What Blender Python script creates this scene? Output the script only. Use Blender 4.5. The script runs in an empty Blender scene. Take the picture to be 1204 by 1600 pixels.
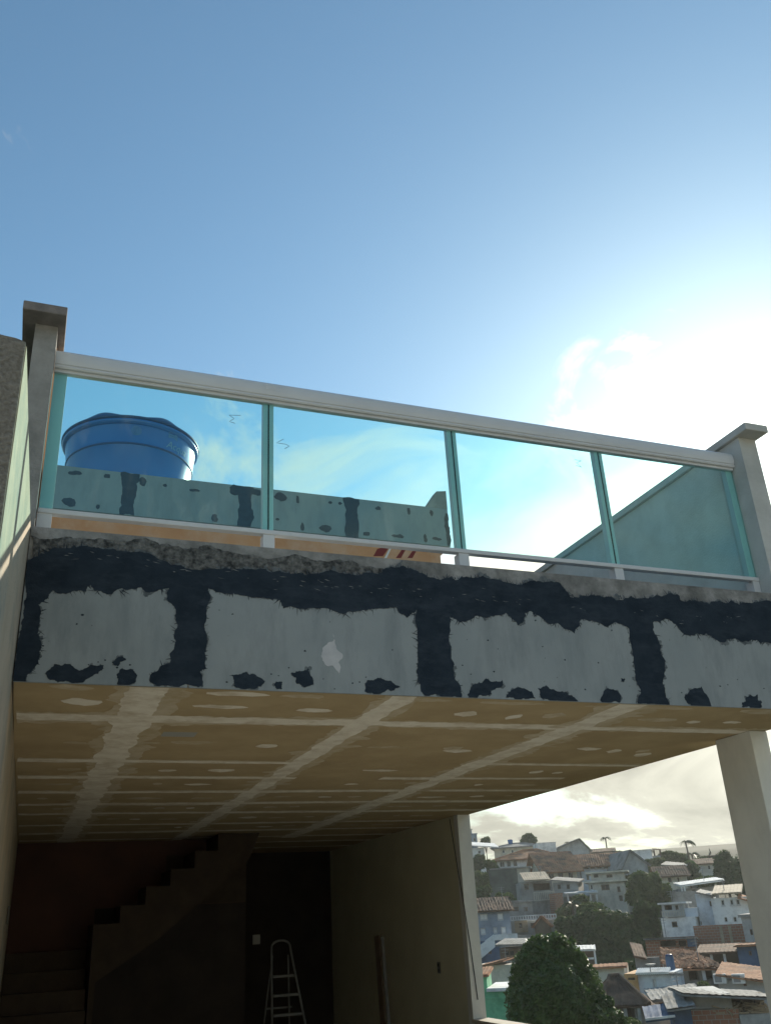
import bpy, math, random
import numpy as np
from mathutils import Vector, Matrix, geometry, noise as mnoise
random.seed(7); np.random.seed(7)
SC = bpy.context.scene
COL = SC.collection
rad = math.radians

# ------------------------------------------------------------------ camera
F_PX, PITCH, ROLL, YAW = 1411.75, 0.42604, -0.0553, 0.38129      # focal length in pixels of a 1204 x 1600 picture
FW = np.array([math.sin(YAW)*math.cos(PITCH), math.cos(YAW)*math.cos(PITCH), math.sin(PITCH)])
R0 = np.array([math.cos(YAW), -math.sin(YAW), 0.0]); U0 = np.cross(R0, FW)
RT = math.cos(ROLL)*R0 + math.sin(ROLL)*U0
UP = -math.sin(ROLL)*R0 + math.cos(ROLL)*U0
cam = bpy.data.cameras.new('camera'); camo = bpy.data.objects.new('camera', cam); COL.objects.link(camo)
camo.matrix_world = Matrix(((RT[0], UP[0], -FW[0], 0), (RT[1], UP[1], -FW[1], 0), (RT[2], UP[2], -FW[2], 0), (0, 0, 0, 1)))
cam.sensor_fit = 'VERTICAL'; cam.sensor_height = 36.0; cam.lens = 36.0*F_PX/1600.0
cam.clip_start = 0.05; cam.clip_end = 8000
SC.camera = camo

# ------------------------------------------------------------------ sky, sun, exposure
SUN_AZ, SUN_EL = rad(46.6), rad(21.2)            # azimuth from +Y towards +X
SUN = Vector((math.sin(SUN_AZ)*math.cos(SUN_EL), math.cos(SUN_AZ)*math.cos(SUN_EL), math.sin(SUN_EL)))
W = bpy.data.worlds.new('World'); SC.world = W; W.use_nodes = True
def build_world():
    nt = W.node_tree; N = nt.nodes; L = nt.links
    for n in list(N): N.remove(n)
    out = N.new('ShaderNodeOutputWorld'); bg = N.new('ShaderNodeBackground')
    sky = N.new('ShaderNodeTexSky'); sky.sky_type = 'NISHITA'; sky.sun_disc = False
    sky.sun_elevation = SUN_EL; sky.sun_rotation = SUN_AZ
    sky.altitude = 50; sky.air_density = 1.0; sky.dust_density = 0.55; sky.ozone_density = 2.0
    tc = N.new('ShaderNodeTexCoord')
    nrm = N.new('ShaderNodeVectorMath'); nrm.operation = 'NORMALIZE'; L.new(tc.outputs['Generated'], nrm.inputs[0])
    sep = N.new('ShaderNodeSeparateXYZ'); L.new(nrm.outputs[0], sep.inputs[0])
    def math_(op, a, b=None, clamp=False):
        m = N.new('ShaderNodeMath'); m.operation = op; m.use_clamp = clamp
        for i, v in enumerate((a, b)):
            if v is None: continue
            if isinstance(v, (int, float)): m.inputs[i].default_value = v
            else: L.new(v, m.inputs[i])
        return m.outputs[0]
    # clouds: noise on a flat layer seen in perspective, thicker towards the horizon
    zc = math_('ADD', math_('MAXIMUM', sep.outputs[2], 0.0), 0.3)
    px = math_('DIVIDE', sep.outputs[0], zc); py = math_('DIVIDE', sep.outputs[1], zc)
    cmb = N.new('ShaderNodeCombineXYZ'); L.new(px, cmb.inputs[0]); L.new(py, cmb.inputs[1])
    cmb.inputs[2].default_value = 3.7
    nz = N.new('ShaderNodeTexNoise'); nz.inputs['Scale'].default_value = 1.7; nz.inputs['Detail'].default_value = 8
    nz.inputs['Roughness'].default_value = 0.58; nz.inputs['Distortion'].default_value = 0.5
    L.new(cmb.outputs[0], nz.inputs['Vector'])
    # coverage: clear overhead, broken cloud below about 15 degrees
    cov = N.new('ShaderNodeMapRange'); cov.inputs[1].default_value = 0.02; cov.inputs[2].default_value = 0.45
    cov.inputs[3].default_value = 0.26; cov.inputs[4].default_value = 0.545; L.new(sep.outputs[2], cov.inputs[0])
    cv2 = N.new('ShaderNodeMapRange'); cv2.inputs[1].default_value = 0.46; cv2.inputs[2].default_value = 0.64; cv2.inputs[3].default_value = 0.0; cv2.inputs[4].default_value = 0.16; L.new(sep.outputs[2], cv2.inputs[0])
    d = math_('SUBTRACT', nz.outputs['Fac'], math_('ADD', cov.outputs[0], cv2.outputs[0]))
    mask = math_('MULTIPLY', d, 5.0, True)
    nw = N.new('ShaderNodeTexNoise'); nw.inputs['Scale'].default_value = 3.4; nw.inputs['Detail'].default_value = 9; nw.inputs['Roughness'].default_value = 0.62; nw.inputs['Distortion'].default_value = 0.9
    c2 = N.new('ShaderNodeVectorMath'); c2.operation = 'ADD'; c2.inputs[1].default_value = (3.1, 1.7, 0); L.new(cmb.outputs[0], c2.inputs[0]); L.new(c2.outputs[0], nw.inputs['Vector'])
    wsp = math_('MULTIPLY', math_('SUBTRACT', nw.outputs['Fac'], math_('ADD', 0.55, math_('MULTIPLY', cv2.outputs[0], 0.7))), 7.0, True)
    mask = math_('MAXIMUM', mask, math_('MULTIPLY', wsp, 0.65))
    # cloud tone: bright where thin, grey where thick
    thn = N.new('ShaderNodeMapRange'); thn.inputs[1].default_value = 0.16; thn.inputs[2].default_value = 0.34; thn.inputs[3].default_value = 1.0; thn.inputs[4].default_value = 0.1; L.new(sep.outputs[2], thn.inputs[0])   # high cloud is thin
    thick = math_('MULTIPLY', math_('MULTIPLY', math_('SUBTRACT', d, 0.14), 5.0, True), thn.outputs[0])
    dot = N.new('ShaderNodeVectorMath'); dot.operation = 'DOT_PRODUCT'; L.new(nrm.outputs[0], dot.inputs[0]); dot.inputs[1].default_value = SUN
    dp = math_('MAXIMUM', dot.outputs['Value'], 0.0)
    fwd = math_('ADD', math_('MULTIPLY', math_('POWER', dp, 24.0), 7.0), 3.3)     # forward scattering brightens cloud towards the sun
    tone = math_('MULTIPLY', fwd, math_('SUBTRACT', 1.0, math_('MULTIPLY', thick, 0.42)))
    brt = N.new('ShaderNodeMapRange'); brt.inputs[1].default_value = 0.2; brt.inputs[2].default_value = 0.38; brt.inputs[3].default_value = 1.0; brt.inputs[4].default_value = 1.4; L.new(sep.outputs[2], brt.inputs[0])
    tone = math_('MULTIPLY', tone, brt.outputs[0])
    cc = N.new('ShaderNodeVectorMath'); cc.operation = 'SCALE'; cc.inputs[0].default_value = (1.0, 0.98, 0.82); L.new(tone, cc.inputs['Scale'])
    # aureole of the hazy air round the sun
    aur = math_('ADD', math_('MULTIPLY', math_('POWER', dp, 30.0), 0.35), math_('MULTIPLY', math_('POWER', dp, 130.0), 2.6))
    ac = N.new('ShaderNodeVectorMath'); ac.operation = 'SCALE'; ac.inputs[0].default_value = (1.0, 0.96, 0.88); L.new(aur, ac.inputs['Scale'])
    tin = N.new('ShaderNodeVectorMath'); tin.operation = 'MULTIPLY'; L.new(sky.outputs[0], tin.inputs[0]); tin.inputs[1].default_value = (0.80, 1.0, 0.96)
    add = N.new('ShaderNodeVectorMath'); add.operation = 'ADD'; L.new(tin.outputs[0], add.inputs[0]); L.new(ac.outputs[0], add.inputs[1])
    mix = N.new('ShaderNodeMix'); mix.data_type = 'RGBA'
    L.new(mask, mix.inputs['Factor']); L.new(add.outputs[0], mix.inputs['A']); L.new(cc.outputs[0], mix.inputs['B'])
    L.new(mix.outputs['Result'], bg.inputs[0]); bg.inputs[1].default_value = 0.12
    L.new(bg.outputs[0], out.inputs[0])
build_world()
sl = bpy.data.lights.new('sun', 'SUN'); sl.energy = 4.2; sl.angle = rad(0.53); sl.color = (1.0, 0.92, 0.76)
so = bpy.data.objects.new('sun', sl); COL.objects.link(so); so.location = SUN*60
so.rotation_euler = SUN.to_track_quat('Z', 'Y').to_euler()
SC.view_settings.view_transform = 'Standard'; SC.view_settings.look = 'None'
SC.view_settings.exposure = 0.6; SC.view_settings.gamma = 1.0; SC.view_settings.use_curve_mapping = False
SC.render.engine = 'CYCLES'
SC.cycles.use_denoising = True
SC.cycles.max_bounces = 10; SC.cycles.diffuse_bounces = 8; SC.cycles.transparent_max_bounces = 24
SC.cycles.caustics_reflective = False; SC.cycles.caustics_refractive = False
SC.cycles.sample_clamp_indirect = 6.0

# ------------------------------------------------------------------ pixel <-> place
def ray(x, y):
    d = FW*F_PX + RT*(x-602) - UP*(y-800)
    return d/np.linalg.norm(d)
def onY(x, y, Y): d = ray(x, y); return d*Y/d[1]
def onZ(x, y, z): d = ray(x, y); return d*z/d[2]
def onX(x, y, X): d = ray(x, y); return d*X/d[0]

# ------------------------------------------------------------------ materials
MATS = {}
def mat(name, c1, c2=None, rough=0.8, scale=6.0, detail=6.0, bump=0.15, bscale=None, metal=0.0, spec=0.35, stain=None, stain_scale=0.8,
        lo=0.35, hi=0.65, bdist=0.01, coat=0.0, stretch=None):
    m = bpy.data.materials.new(name); m.use_nodes = True; MATS[name] = m
    nt = m.node_tree; N = nt.nodes; L = nt.links
    b = N['Principled BSDF']
    b.inputs['Roughness'].default_value = rough; b.inputs['Metallic'].default_value = metal
    b.inputs['Specular IOR Level'].default_value = spec
    if coat: b.inputs['Coat Weight'].default_value = coat; b.inputs['Coat Roughness'].default_value = 0.15
    tc = N.new('ShaderNodeTexCoord')
    nz = N.new('ShaderNodeTexNoise'); nz.inputs['Scale'].default_value = scale; nz.inputs['Detail'].default_value = detail
    nz.inputs['Roughness'].default_value = 0.6
    L.new(tc.outputs['Object'], nz.inputs['Vector'])
    rp = N.new('ShaderNodeValToRGB'); rp.color_ramp.elements[0].position = lo; rp.color_ramp.elements[1].position = hi
    rp.color_ramp.elements[0].color = (*c1, 1); rp.color_ramp.elements[1].color = (*(c2 or c1), 1)
    L.new(nz.outputs['Fac'], rp.inputs[0]); col = rp.outputs[0]
    if stain:
        n2 = N.new('ShaderNodeTexNoise'); n2.inputs['Scale'].default_value = stain_scale; n2.inputs['Detail'].default_value = 8
        n2.inputs['Roughness'].default_value = 0.7
        if stretch:
            mp = N.new('ShaderNodeMapping'); mp.inputs['Scale'].default_value = stretch; L.new(tc.outputs['Object'], mp.inputs[0]); L.new(mp.outputs[0], n2.inputs['Vector'])
        else: L.new(tc.outputs['Object'], n2.inputs['Vector'])
        r2 = N.new('ShaderNodeValToRGB'); r2.color_ramp.elements[0].position = 0.46; r2.color_ramp.elements[1].position = 0.68
        r2.color_ramp.elements[0].color = (0, 0, 0, 1); r2.color_ramp.elements[1].color = (1, 1, 1, 1); L.new(n2.outputs['Fac'], r2.inputs[0])
        mx = N.new('ShaderNodeMix'); mx.data_type = 'RGBA'; L.new(r2.outputs[0], mx.inputs['Factor']); L.new(col, mx.inputs['A'])
        mx.inputs['B'].default_value = (*stain, 1); col = mx.outputs['Result']
    L.new(col, b.inputs['Base Color'])
    if bump:
        n3 = N.new('ShaderNodeTexNoise'); n3.inputs['Scale'].default_value = bscale or scale*6; n3.inputs['Detail'].default_value = 5
        L.new(tc.outputs['Object'], n3.inputs['Vector'])
        bp = N.new('ShaderNodeBump'); bp.inputs['Strength'].default_value = bump; bp.inputs['Distance'].default_value = bdist
        L.new(n3.outputs['Fac'], bp.inputs['Height']); L.new(bp.outputs[0], b.inputs['Normal'])
    return m
mat('concrete', (0.23, 0.225, 0.21), (0.33, 0.32, 0.30), 0.9, 5, 8, 0.5, 60, stain=(0.13, 0.13, 0.125), stain_scale=1.6)
mat('slab_concrete', (0.20, 0.20, 0.19), (0.36, 0.355, 0.34), 0.9, 7, 9, 0.6, 70, stain=(0.11, 0.11, 0.105), stain_scale=3.0)
mat('mortar', (0.035, 0.037, 0.037), (0.20, 0.20, 0.19), 0.95, 30, 6, 1.0, 75, bdist=0.02)
mat('black_coat', (0.011, 0.019, 0.029), (0.020, 0.031, 0.044), 0.75, 9, 7, 0.35, 120, spec=0.2, stain=(0.030, 0.042, 0.056), stain_scale=3.0, stretch=(2, 1, 5))
mat('cement_board', (0.25, 0.28, 0.285), (0.295, 0.32, 0.322), 0.85, 2.2, 8, 0.12, 90, stain=(0.215, 0.24, 0.245), stain_scale=2.3, stretch=(3, 1, .8))
mat('thin_coat', (0.07, 0.085, 0.095), (0.15, 0.165, 0.17), 0.85, 30, 8, 0.2)
mat('filler', (0.42, 0.42, 0.43), (0.5, 0.5, 0.5), 0.8, 12, 4, 0.2)
mat('thin_plaster', (0.46, 0.38, 0.25), (0.58, 0.50, 0.37), 0.85, 7, 9, 0.2, 60, stain=(0.42, 0.33, 0.19), stain_scale=6)
mat('tan_board', (0.40, 0.305, 0.17), (0.46, 0.355, 0.205), 0.9, 3, 8, 0.08, 120, stain=(0.36, 0.27, 0.15), stain_scale=1.4)
mat('joint_plaster', (0.72, 0.66, 0.55), (0.82, 0.77, 0.66), 0.85, 9, 8, 0.25, 60, stain=(0.56, 0.48, 0.36), stain_scale=5)
mat('grey_patch', (0.34, 0.34, 0.31), None, 0.8, 12, 4, 0.1)
mat('party_wall', (0.42, 0.345, 0.255), (0.50, 0.415, 0.31), 0.9, 3, 9, 0.5, 55, stain=(0.28, 0.28, 0.24), stain_scale=2)
mat('pebble_dash', (0.15, 0.135, 0.11), (0.26, 0.24, 0.205), 0.95, 60, 8, 0.7, 60, bdist=0.02)
mat('room_wall', (0.58, 0.555, 0.40), (0.64, 0.615, 0.45), 0.85, 2, 6, 0.12, 80)
mat('pillar_plaster', (0.67, 0.675, 0.625), (0.73, 0.735, 0.685), 0.85, 2.5, 8, 0.2, 50, stain=(0.60, 0.605, 0.565), stain_scale=1.5, stretch=(1.5, 1.5, 0.8))
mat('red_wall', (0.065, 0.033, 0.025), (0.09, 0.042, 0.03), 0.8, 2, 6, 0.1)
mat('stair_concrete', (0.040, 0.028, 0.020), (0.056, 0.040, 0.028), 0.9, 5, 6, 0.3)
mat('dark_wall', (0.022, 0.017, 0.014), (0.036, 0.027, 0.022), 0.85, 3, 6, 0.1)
mat('floor_cement', (0.38, 0.37, 0.34), (0.45, 0.44, 0.41), 0.9, 2, 8, 0.2)
mat('orange_paint', (0.56, 0.30, 0.15), (0.62, 0.35, 0.18), 0.8, 3, 8, 0.15, stain=(0.62, 0.42, 0.28), stain_scale=2.5)
mat('parapet_plaster', (0.38, 0.385, 0.365), (0.44, 0.445, 0.42), 0.9, 3, 8, 0.3, 60, stain=(0.34, 0.345, 0.33), stain_scale=1.2)
mat('parapet_pale', (0.50, 0.505, 0.48), (0.57, 0.575, 0.55), 0.9, 3, 8, 0.3, 60, stain=(0.42, 0.425, 0.40), stain_scale=1.6, stretch=(1, 1, 1))
mat('coping_stone', (0.15, 0.135, 0.125), (0.24, 0.215, 0.20), 0.9, 8, 8, 0.5, 60)
mat('white_aluminium', (0.54, 0.56, 0.575), (0.60, 0.62, 0.63), 0.35, 2, 3, 0.0, spec=0.5)
mat('red_paint', (0.20, 0.03, 0.025), None, 0.6, 5, 4, 0.0)
mat('white_paint', (0.75, 0.74, 0.7), None, 0.6, 5, 4, 0.0)
mat('tank_blue', (0.003, 0.12, 0.40), (0.005, 0.14, 0.44), 0.27, 3, 4, 0.05, 40, spec=0.5)
mat('tank_dark', (0.004, 0.05, 0.17), None, 0.4, 3, 4, 0.05)
mat('tank_print', (0.16, 0.34, 0.48), None, 0.5, 5, 4, 0.0)
mat('cable', (0.012, 0.012, 0.012), None, 0.6, 5, 3, 0.0)
mat('aluminium', (0.07, 0.07, 0.066), (0.11, 0.11, 0.10), 0.55, 8, 4, 0.1, metal=0.0)
mat('wood_dark', (0.06, 0.04, 0.025), (0.10, 0.065, 0.04), 0.7, 6, 6, 0.2)
mat('plastic_white', (0.14, 0.14, 0.125), None, 0.4, 5, 3, 0.0)
mat('sill_stone', (0.50, 0.43, 0.33), (0.58, 0.51, 0.41), 0.6, 10, 6, 0.1)
mat('marker_ink', (0.05, 0.10, 0.14), None, 0.6, 5, 3, 0.0)
def glass_mat():
    m = bpy.data.materials.new('green_glass'); m.use_nodes = True; MATS['green_glass'] = m
    nt = m.node_tree; N = nt.nodes; L = nt.links
    for n in list(N): N.remove(n)
    out = N.new('ShaderNodeOutputMaterial'); tr = N.new('ShaderNodeBsdfTransparent'); gl = N.new('ShaderNodeBsdfGlossy')
    tr.inputs[0].default_value = (0.80, 0.982, 0.972, 1)       # each of the two faces passes this much
    gl.inputs['Roughness'].default_value = 0.01; gl.inputs[0].default_value = (0.9, 1, 0.97, 1)
    ge = N.new('ShaderNodeNewGeometry'); dt = N.new('ShaderNodeVectorMath'); dt.operation = 'DOT_PRODUCT'
    L.new(ge.outputs['Normal'], dt.inputs[0]); L.new(ge.outputs['Incoming'], dt.inputs[1])
    def mm(op, a, b):
        m_ = N.new('ShaderNodeMath'); m_.operation = op
        for i, v in enumerate((a, b)):
            if isinstance(v, (int, float)): m_.inputs[i].default_value = v
            elif v is not None: L.new(v, m_.inputs[i])
        return m_.outputs[0]
    ab = mm('ABSOLUTE', dt.outputs['Value'], None)                 # Schlick reflectance, same from both sides of the thin pane
    fr = mm('ADD', mm('MULTIPLY', mm('POWER', mm('SUBTRACT', 1.0, ab), 5.0), 0.93), 0.035)
    mx = N.new('ShaderNodeMixShader'); L.new(fr, mx.inputs[0]); L.new(tr.outputs[0], mx.inputs[1]); L.new(gl.outputs[0], mx.inputs[2])
    # dust and dried splashes: a faint diffuse film, thicker in patches and streaks
    tc = N.new('ShaderNodeTexCoord'); mp = N.new('ShaderNodeMapping'); mp.inputs['Scale'].default_value = (2.2, 1, 0.8); L.new(tc.outputs['Object'], mp.inputs[0])
    nz = N.new('ShaderNodeTexNoise'); nz.inputs['Scale'].default_value = 2.6; nz.inputs['Detail'].default_value = 12; nz.inputs['Roughness'].default_value = 0.72; L.new(mp.outputs[0], nz.inputs['Vector'])
    df = N.new('ShaderNodeBsdfTranslucent'); df.inputs[0].default_value = (0.8, 0.82, 0.8, 1)
    m2 = N.new('ShaderNodeMixShader'); L.new(mm('MAXIMUM', mm('MULTIPLY', mm('SUBTRACT', nz.outputs['Fac'], 0.52), 0.12), 0.003), m2.inputs[0])
    L.new(mx.outputs[0], m2.inputs[1]); L.new(df.outputs[0], m2.inputs[2]); L.new(m2.outputs[0], out.inputs[0])
glass_mat()
def leaf_mat(name, dark, light, rough=0.5, trans=0.25, spec=0.3):
    m = bpy.data.materials.new(name); m.use_nodes = True; MATS[name] = m
    nt = m.node_tree; N = nt.nodes; L = nt.links
    b = N['Principled BSDF']; b.inputs['Roughness'].default_value = rough; b.inputs['Specular IOR Level'].default_value = spec
    tc = N.new('ShaderNodeTexCoord'); nz = N.new('ShaderNodeTexNoise'); nz.inputs['Scale'].default_value = 2.2; nz.inputs['Detail'].default_value = 8
    L.new(tc.outputs['Object'], nz.inputs['Vector'])
    rp = N.new('ShaderNodeValToRGB'); rp.color_ramp.elements[0].position = 0.32; rp.color_ramp.elements[1].position = 0.68
    rp.color_ramp.elements[0].color = (*dark, 1); rp.color_ramp.elements[1].color = (*light, 1)
    L.new(nz.outputs['Fac'], rp.inputs[0]); L.new(rp.outputs[0], b.inputs['Base Color'])
    tl = N.new('ShaderNodeBsdfTranslucent'); L.new(rp.outputs[0], tl.inputs[0])
    mx = N.new('ShaderNodeMixShader'); mx.inputs[0].default_value = trans
    L.new(b.outputs[0], mx.inputs[1]); L.new(tl.outputs[0], mx.inputs[2]); L.new(mx.outputs[0], N['Material Output'].inputs[0])
leaf_mat('leaf_gloss', (0.040, 0.078, 0.018), (0.095, 0.155, 0.035), 0.45, 0.3, 0.22)
leaf_mat('leaf_dark', (0.036, 0.066, 0.022), (0.068, 0.112, 0.036), 0.65, 0.3, 0.1)
leaf_mat('leaf_mid', (0.055, 0.09, 0.028), (0.10, 0.14, 0.045), 0.65, 0.3, 0.1)
leaf_mat('leaf_palm', (0.06, 0.09, 0.035), (0.11, 0.14, 0.06), 0.5, 0.3)
mat('bark', (0.07, 0.055, 0.04), (0.12, 0.095, 0.07), 0.95, 8, 6, 0.5)

# ------------------------------------------------------------------ mesh builder
ORG = {}
class MB:
    def __init__(s): s.v = []; s.f = []
    def add(s, vs, fs):
        n = len(s.v); s.v += [tuple(map(float, p)) for p in vs]; s.f += [tuple(i+n for i in f) for f in fs]; return s
    def box(s, x0, x1, y0, y1, z0, z1):
        return s.add([(x0, y0, z0), (x1, y0, z0), (x1, y1, z0), (x0, y1, z0), (x0, y0, z1), (x1, y0, z1), (x1, y1, z1), (x0, y1, z1)],
                     [(0, 3, 2, 1), (4, 5, 6, 7), (0, 1, 5, 4), (1, 2, 6, 5), (2, 3, 7, 6), (3, 0, 4, 7)])
    def bar(s, a, b, w, h=None, up=(0, 0, 1)):
        a = Vector(a); b = Vector(b); d = (b-a).normalized(); h = h or w
        x = d.cross(Vector(up))
        if x.length < 1e-4: x = d.cross(Vector((0, 1, 0)))
        x.normalize(); y = x.cross(d); x *= w/2; y *= h/2
        vs = [p+q for p in (a, b) for q in (-x-y, x-y, x+y, -x+y)]
        return s.add(vs, [(0, 1, 2, 3), (7, 6, 5, 4), (0, 4, 5, 1), (1, 5, 6, 2), (2, 6, 7, 3), (3, 7, 4, 0)])
    def tube(s, pts, r, n=8, r1=None):
        pts = [Vector(p) for p in pts]; m = len(pts); vs = []
        for i, p in enumerate(pts):
            d = (pts[min(i+1, m-1)]-pts[max(i-1, 0)]).normalized()
            x = d.orthogonal().normalized() if abs(d.z) > 0.95 else d.cross(Vector((0, 0, 1))).normalized()
            if abs(d.z) > 0.95: x = Vector((1, 0, 0)); x = (x-d*x.dot(d)).normalized()
            y = d.cross(x); rr = r if r1 is None else r+(r1-r)*i/(m-1)
            vs += [p+(x*math.cos(2*math.pi*k/n)+y*math.sin(2*math.pi*k/n))*rr for k in range(n)]
        fs = [(i*n+k, i*n+(k+1) % n, (i+1)*n+(k+1) % n, (i+1)*n+k) for i in range(m-1) for k in range(n)]
        fs += [tuple(range(n-1, -1, -1)), tuple((m-1)*n+k for k in range(n))]
        return s.add(vs, fs)
    def prism(s, poly, off):            # closed prism: poly (3D points) swept by off
        n = len(poly); off = Vector(off); vs = [Vector(p) for p in poly]; vs += [p+off for p in vs]
        tris = geometry.tessellate_polygon([vs[:n]])
        fs = [tuple(t) for t in tris] + [tuple(i+n for i in reversed(t)) for t in tris]
        fs += [(i, i+n, (i+1) % n+n, (i+1) % n) for i in range(n)]
        return s.add(vs, fs)
    def coat(s, pts, to3, off):         # thin layer from a ragged 2D outline that may cross itself
        n = len(pts); off = Vector(off)
        vs, es, fs, *_ = geometry.delaunay_2d_cdt([Vector((float(p[0]), float(p[1]))) for p in pts], [], [list(range(n))], 1, 1e-5)
        cnt = {}
        for f in fs:
            for a, b in zip(f, list(f[1:])+[f[0]]): cnt[(min(a, b), max(a, b))] = cnt.get((min(a, b), max(a, b)), 0)+1
        m = len(vs); v3 = [Vector(to3(v.x, v.y)) for v in vs]; v3 += [p+off for p in v3]
        F = [tuple(f) for f in fs]+[tuple(i+m for i in reversed(f)) for f in fs]+[(a, b, b+m, a+m) for (a, b), k in cnt.items() if k == 1]
        return s.add(v3, F)
    def lathe(s, prof, c, n=48):
        vs = []
        for r, z in prof:
            vs += [(c[0]+r*math.cos(2*math.pi*k/n), c[1]+r*math.sin(2*math.pi*k/n), c[2]+z) for k in range(n)]
        fs = [(i*n+k, i*n+(k+1) % n, (i+1)*n+(k+1) % n, (i+1)*n+k) for i in range(len(prof)-1) for k in range(n)]
        fs += [tuple(range(n-1, -1, -1)), tuple((len(prof)-1)*n+k for k in range(n))]
        return s.add(vs, fs)
    def build(s, name, m, parent=None, smooth=False, local=False):
        o0 = Vector((0, 0, 0)) if local or parent is None else ORG.get(parent.name, Vector((0, 0, 0)))
        me = bpy.data.meshes.new(name)
        me.from_pydata([(p[0]-o0[0], p[1]-o0[1], p[2]-o0[2]) for p in s.v], [], s.f)
        me.validate(); me.update()
        import bmesh
        bm = bmesh.new(); bm.from_mesh(me); bmesh.ops.recalc_face_normals(bm, faces=bm.faces); bm.to_mesh(me); bm.free()
        if smooth:
            me.polygons.foreach_set('use_smooth', [True]*len(me.polygons))
        me.materials.append(MATS[m] if isinstance(m, str) else m)
        o = bpy.data.objects.new(name, me); COL.objects.link(o)
        if parent is not None: o.parent = parent; ORG[o.name] = o0
        return o
def empty(name, loc, label, cat, group=None, rz=0.0):
    o = bpy.data.objects.new(name, None); COL.objects.link(o); o.location = loc; o.rotation_euler = (0, 0, rz)
    o.empty_display_size = 0.3; o['label'] = label; o['category'] = cat
    if group: o['group'] = group
    ORG[o.name] = Vector(loc) if rz == 0 else Vector((0, 0, 0))
    return o
def tag(o, label=None, cat=None, group=None, kind=None):
    if label: o['label'] = label
    if cat: o['category'] = cat
    if group: o['group'] = group
    if kind: o['kind'] = kind
    return o
def bevel(o, w, seg=2):
    b = o.modifiers.new('bevel', 'BEVEL'); b.width = w; b.segments = seg; b.limit_method = 'ANGLE'; b.angle_limit = rad(40); return o
def ragged(pts, amp=0.16, minlen=0.012, closed=True, cap=9.0):       # fractal wobble of a 2D outline
    pts = [np.array(p, float) for p in pts]
    for _ in range(7):
        out = []; n = len(pts); changed = False
        for i in range(n if closed else n-1):
            a, b = pts[i], pts[(i+1) % n]; out.append(a); d = b-a; l = np.hypot(*d)
            if l > minlen*2:
                nrm = np.array((-d[1], d[0]))/l
                out.append((a+b)/2 + nrm*random.gauss(0, 1)*min(amp*l*0.5, cap) + d*random.uniform(-.12, .12)); changed = True
        if not closed: out.append(pts[-1])
        pts = out
        if not changed: break
    return pts

# ------------------------------------------------------------------ terrain
TP = [(0, -13), (30, -12), (45, -10.6), (60, -9.3), (75, -8.2), (90, -7.0), (104, -6.6), (112, -4.4), (125, -2.0), (138, -0.4), (150, 2.5),
      (165, 5.6), (180, 8.4), (200, 10.6), (225, 10.5), (300, 7), (500, -2), (1000, -8), (6000, -12)]
def terrain(x, y):
    r = math.hypot(x, y)
    z = float(np.interp(r, [p[0] for p in TP], [p[1] for p in TP]))
    return z + 0.5*mnoise.noise(Vector((x*0.06, y*0.06, 0)))*min(1, r/60)
def build_ground():
    rs = list(range(0, 60, 6)) + list(range(60, 240, 4)) + [260, 300, 360, 450, 600, 900, 1500, 3000, 6000]
    na = 144; vs = []; fs = []
    for r in rs:
        for k in range(na):
            a = 2*math.pi*k/na; x = max(r, .01)*math.sin(a); y = max(r, .01)*math.cos(a); vs.append((x, y, terrain(x, y)))
    for i in range(len(rs)-1):
        for k in range(na): fs.append((i*na+k, (i+1)*na+k, (i+1)*na+(k+1) % na, i*na+(k+1) % na))
    mb = MB(); mb.v = vs; mb.f = fs
    o = mb.build('ground', 'hill_ground', smooth=True); tag(o, kind='structure')
mat('hill_ground', (0.035, 0.045, 0.022), (0.075, 0.07, 0.045), 0.95, 0.25, 10, 0.5, 3, stain=(0.05, 0.07, 0.03), stain_scale=0.12)
build_ground()

# ================================================================== MAIN HOUSE
YF = 4.85                      # front of the fascia boards
ZC, ZB, ZT = 1.20, 1.84, 2.06  # ceiling, top of boards, top of slab edge
XL, XRI, XRO = -0.13, 5.12, 5.285
FLOOR = -1.56; YB = 13.6; YE = 16.3
house = empty('house', (2.5, 9.0, FLOOR), 'unfinished house with black patched fascia beam, taped ceiling and open ground floor', 'house')
def wx(y): return XL + (0.0255 if y < YF else 0.0095)*(y-YF)        # the party wall runs slightly askew
# --- party wall on the left
pw = empty('boundary_wall', (-0.4, 8.0, FLOOR-0.2), 'sunlit rough plastered wall running along the left edge beside the house', 'wall')
mb = MB(); y0, y1 = 3.12, YB+0.3
mb.prism([(wx(y0), y0, FLOOR-0.2), (XL, YF, FLOOR-0.2), (wx(y1), y1, FLOOR-0.2), (-0.75, y1, FLOOR-0.2), (-0.75, y0+0.01, FLOOR-0.2)], (0, 0, ZT+0.0-FLOOR+0.2-0.004))
mb.build('wall_face', 'party_wall', pw)
# rough unplastered end of the wall, uneven top
pts = [(-0.75, FLOOR-0.2), (wx(y0)-0.004, FLOOR-0.2), (wx(y0)-0.004, ZT+0.0)] + [tuple(p) for p in ragged([(wx(y0)-0.02, ZT+0.006), (-0.3, ZT+0.02), (-0.75, ZT+0.05)], 0.1, 0.02, False)]
MB().prism([(x, y0-0.002, z) for x, z in pts], (0, -0.02, 0)).build('rough_end', 'pebble_dash', pw)

# --- slab, beam, boards
beam = MB().box(XL+0.004, 5.30, YF+0.014, YF+0.20, ZC+0.012, ZT).build('fascia_beam', 'slab_concrete', house)
bjx = [XL+0.004, float(onY(297, 1000, YF)[0]), float(onY(683, 1000, YF)[0]), float(onY(1010, 1020, YF)[0]), 5.30]
for i in range(4):
    MB().box(bjx[i]+0.003, bjx[i+1]-0.003, YF, YF+0.012, ZC, ZB).build('cement_board', 'cement_board', beam)
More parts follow.
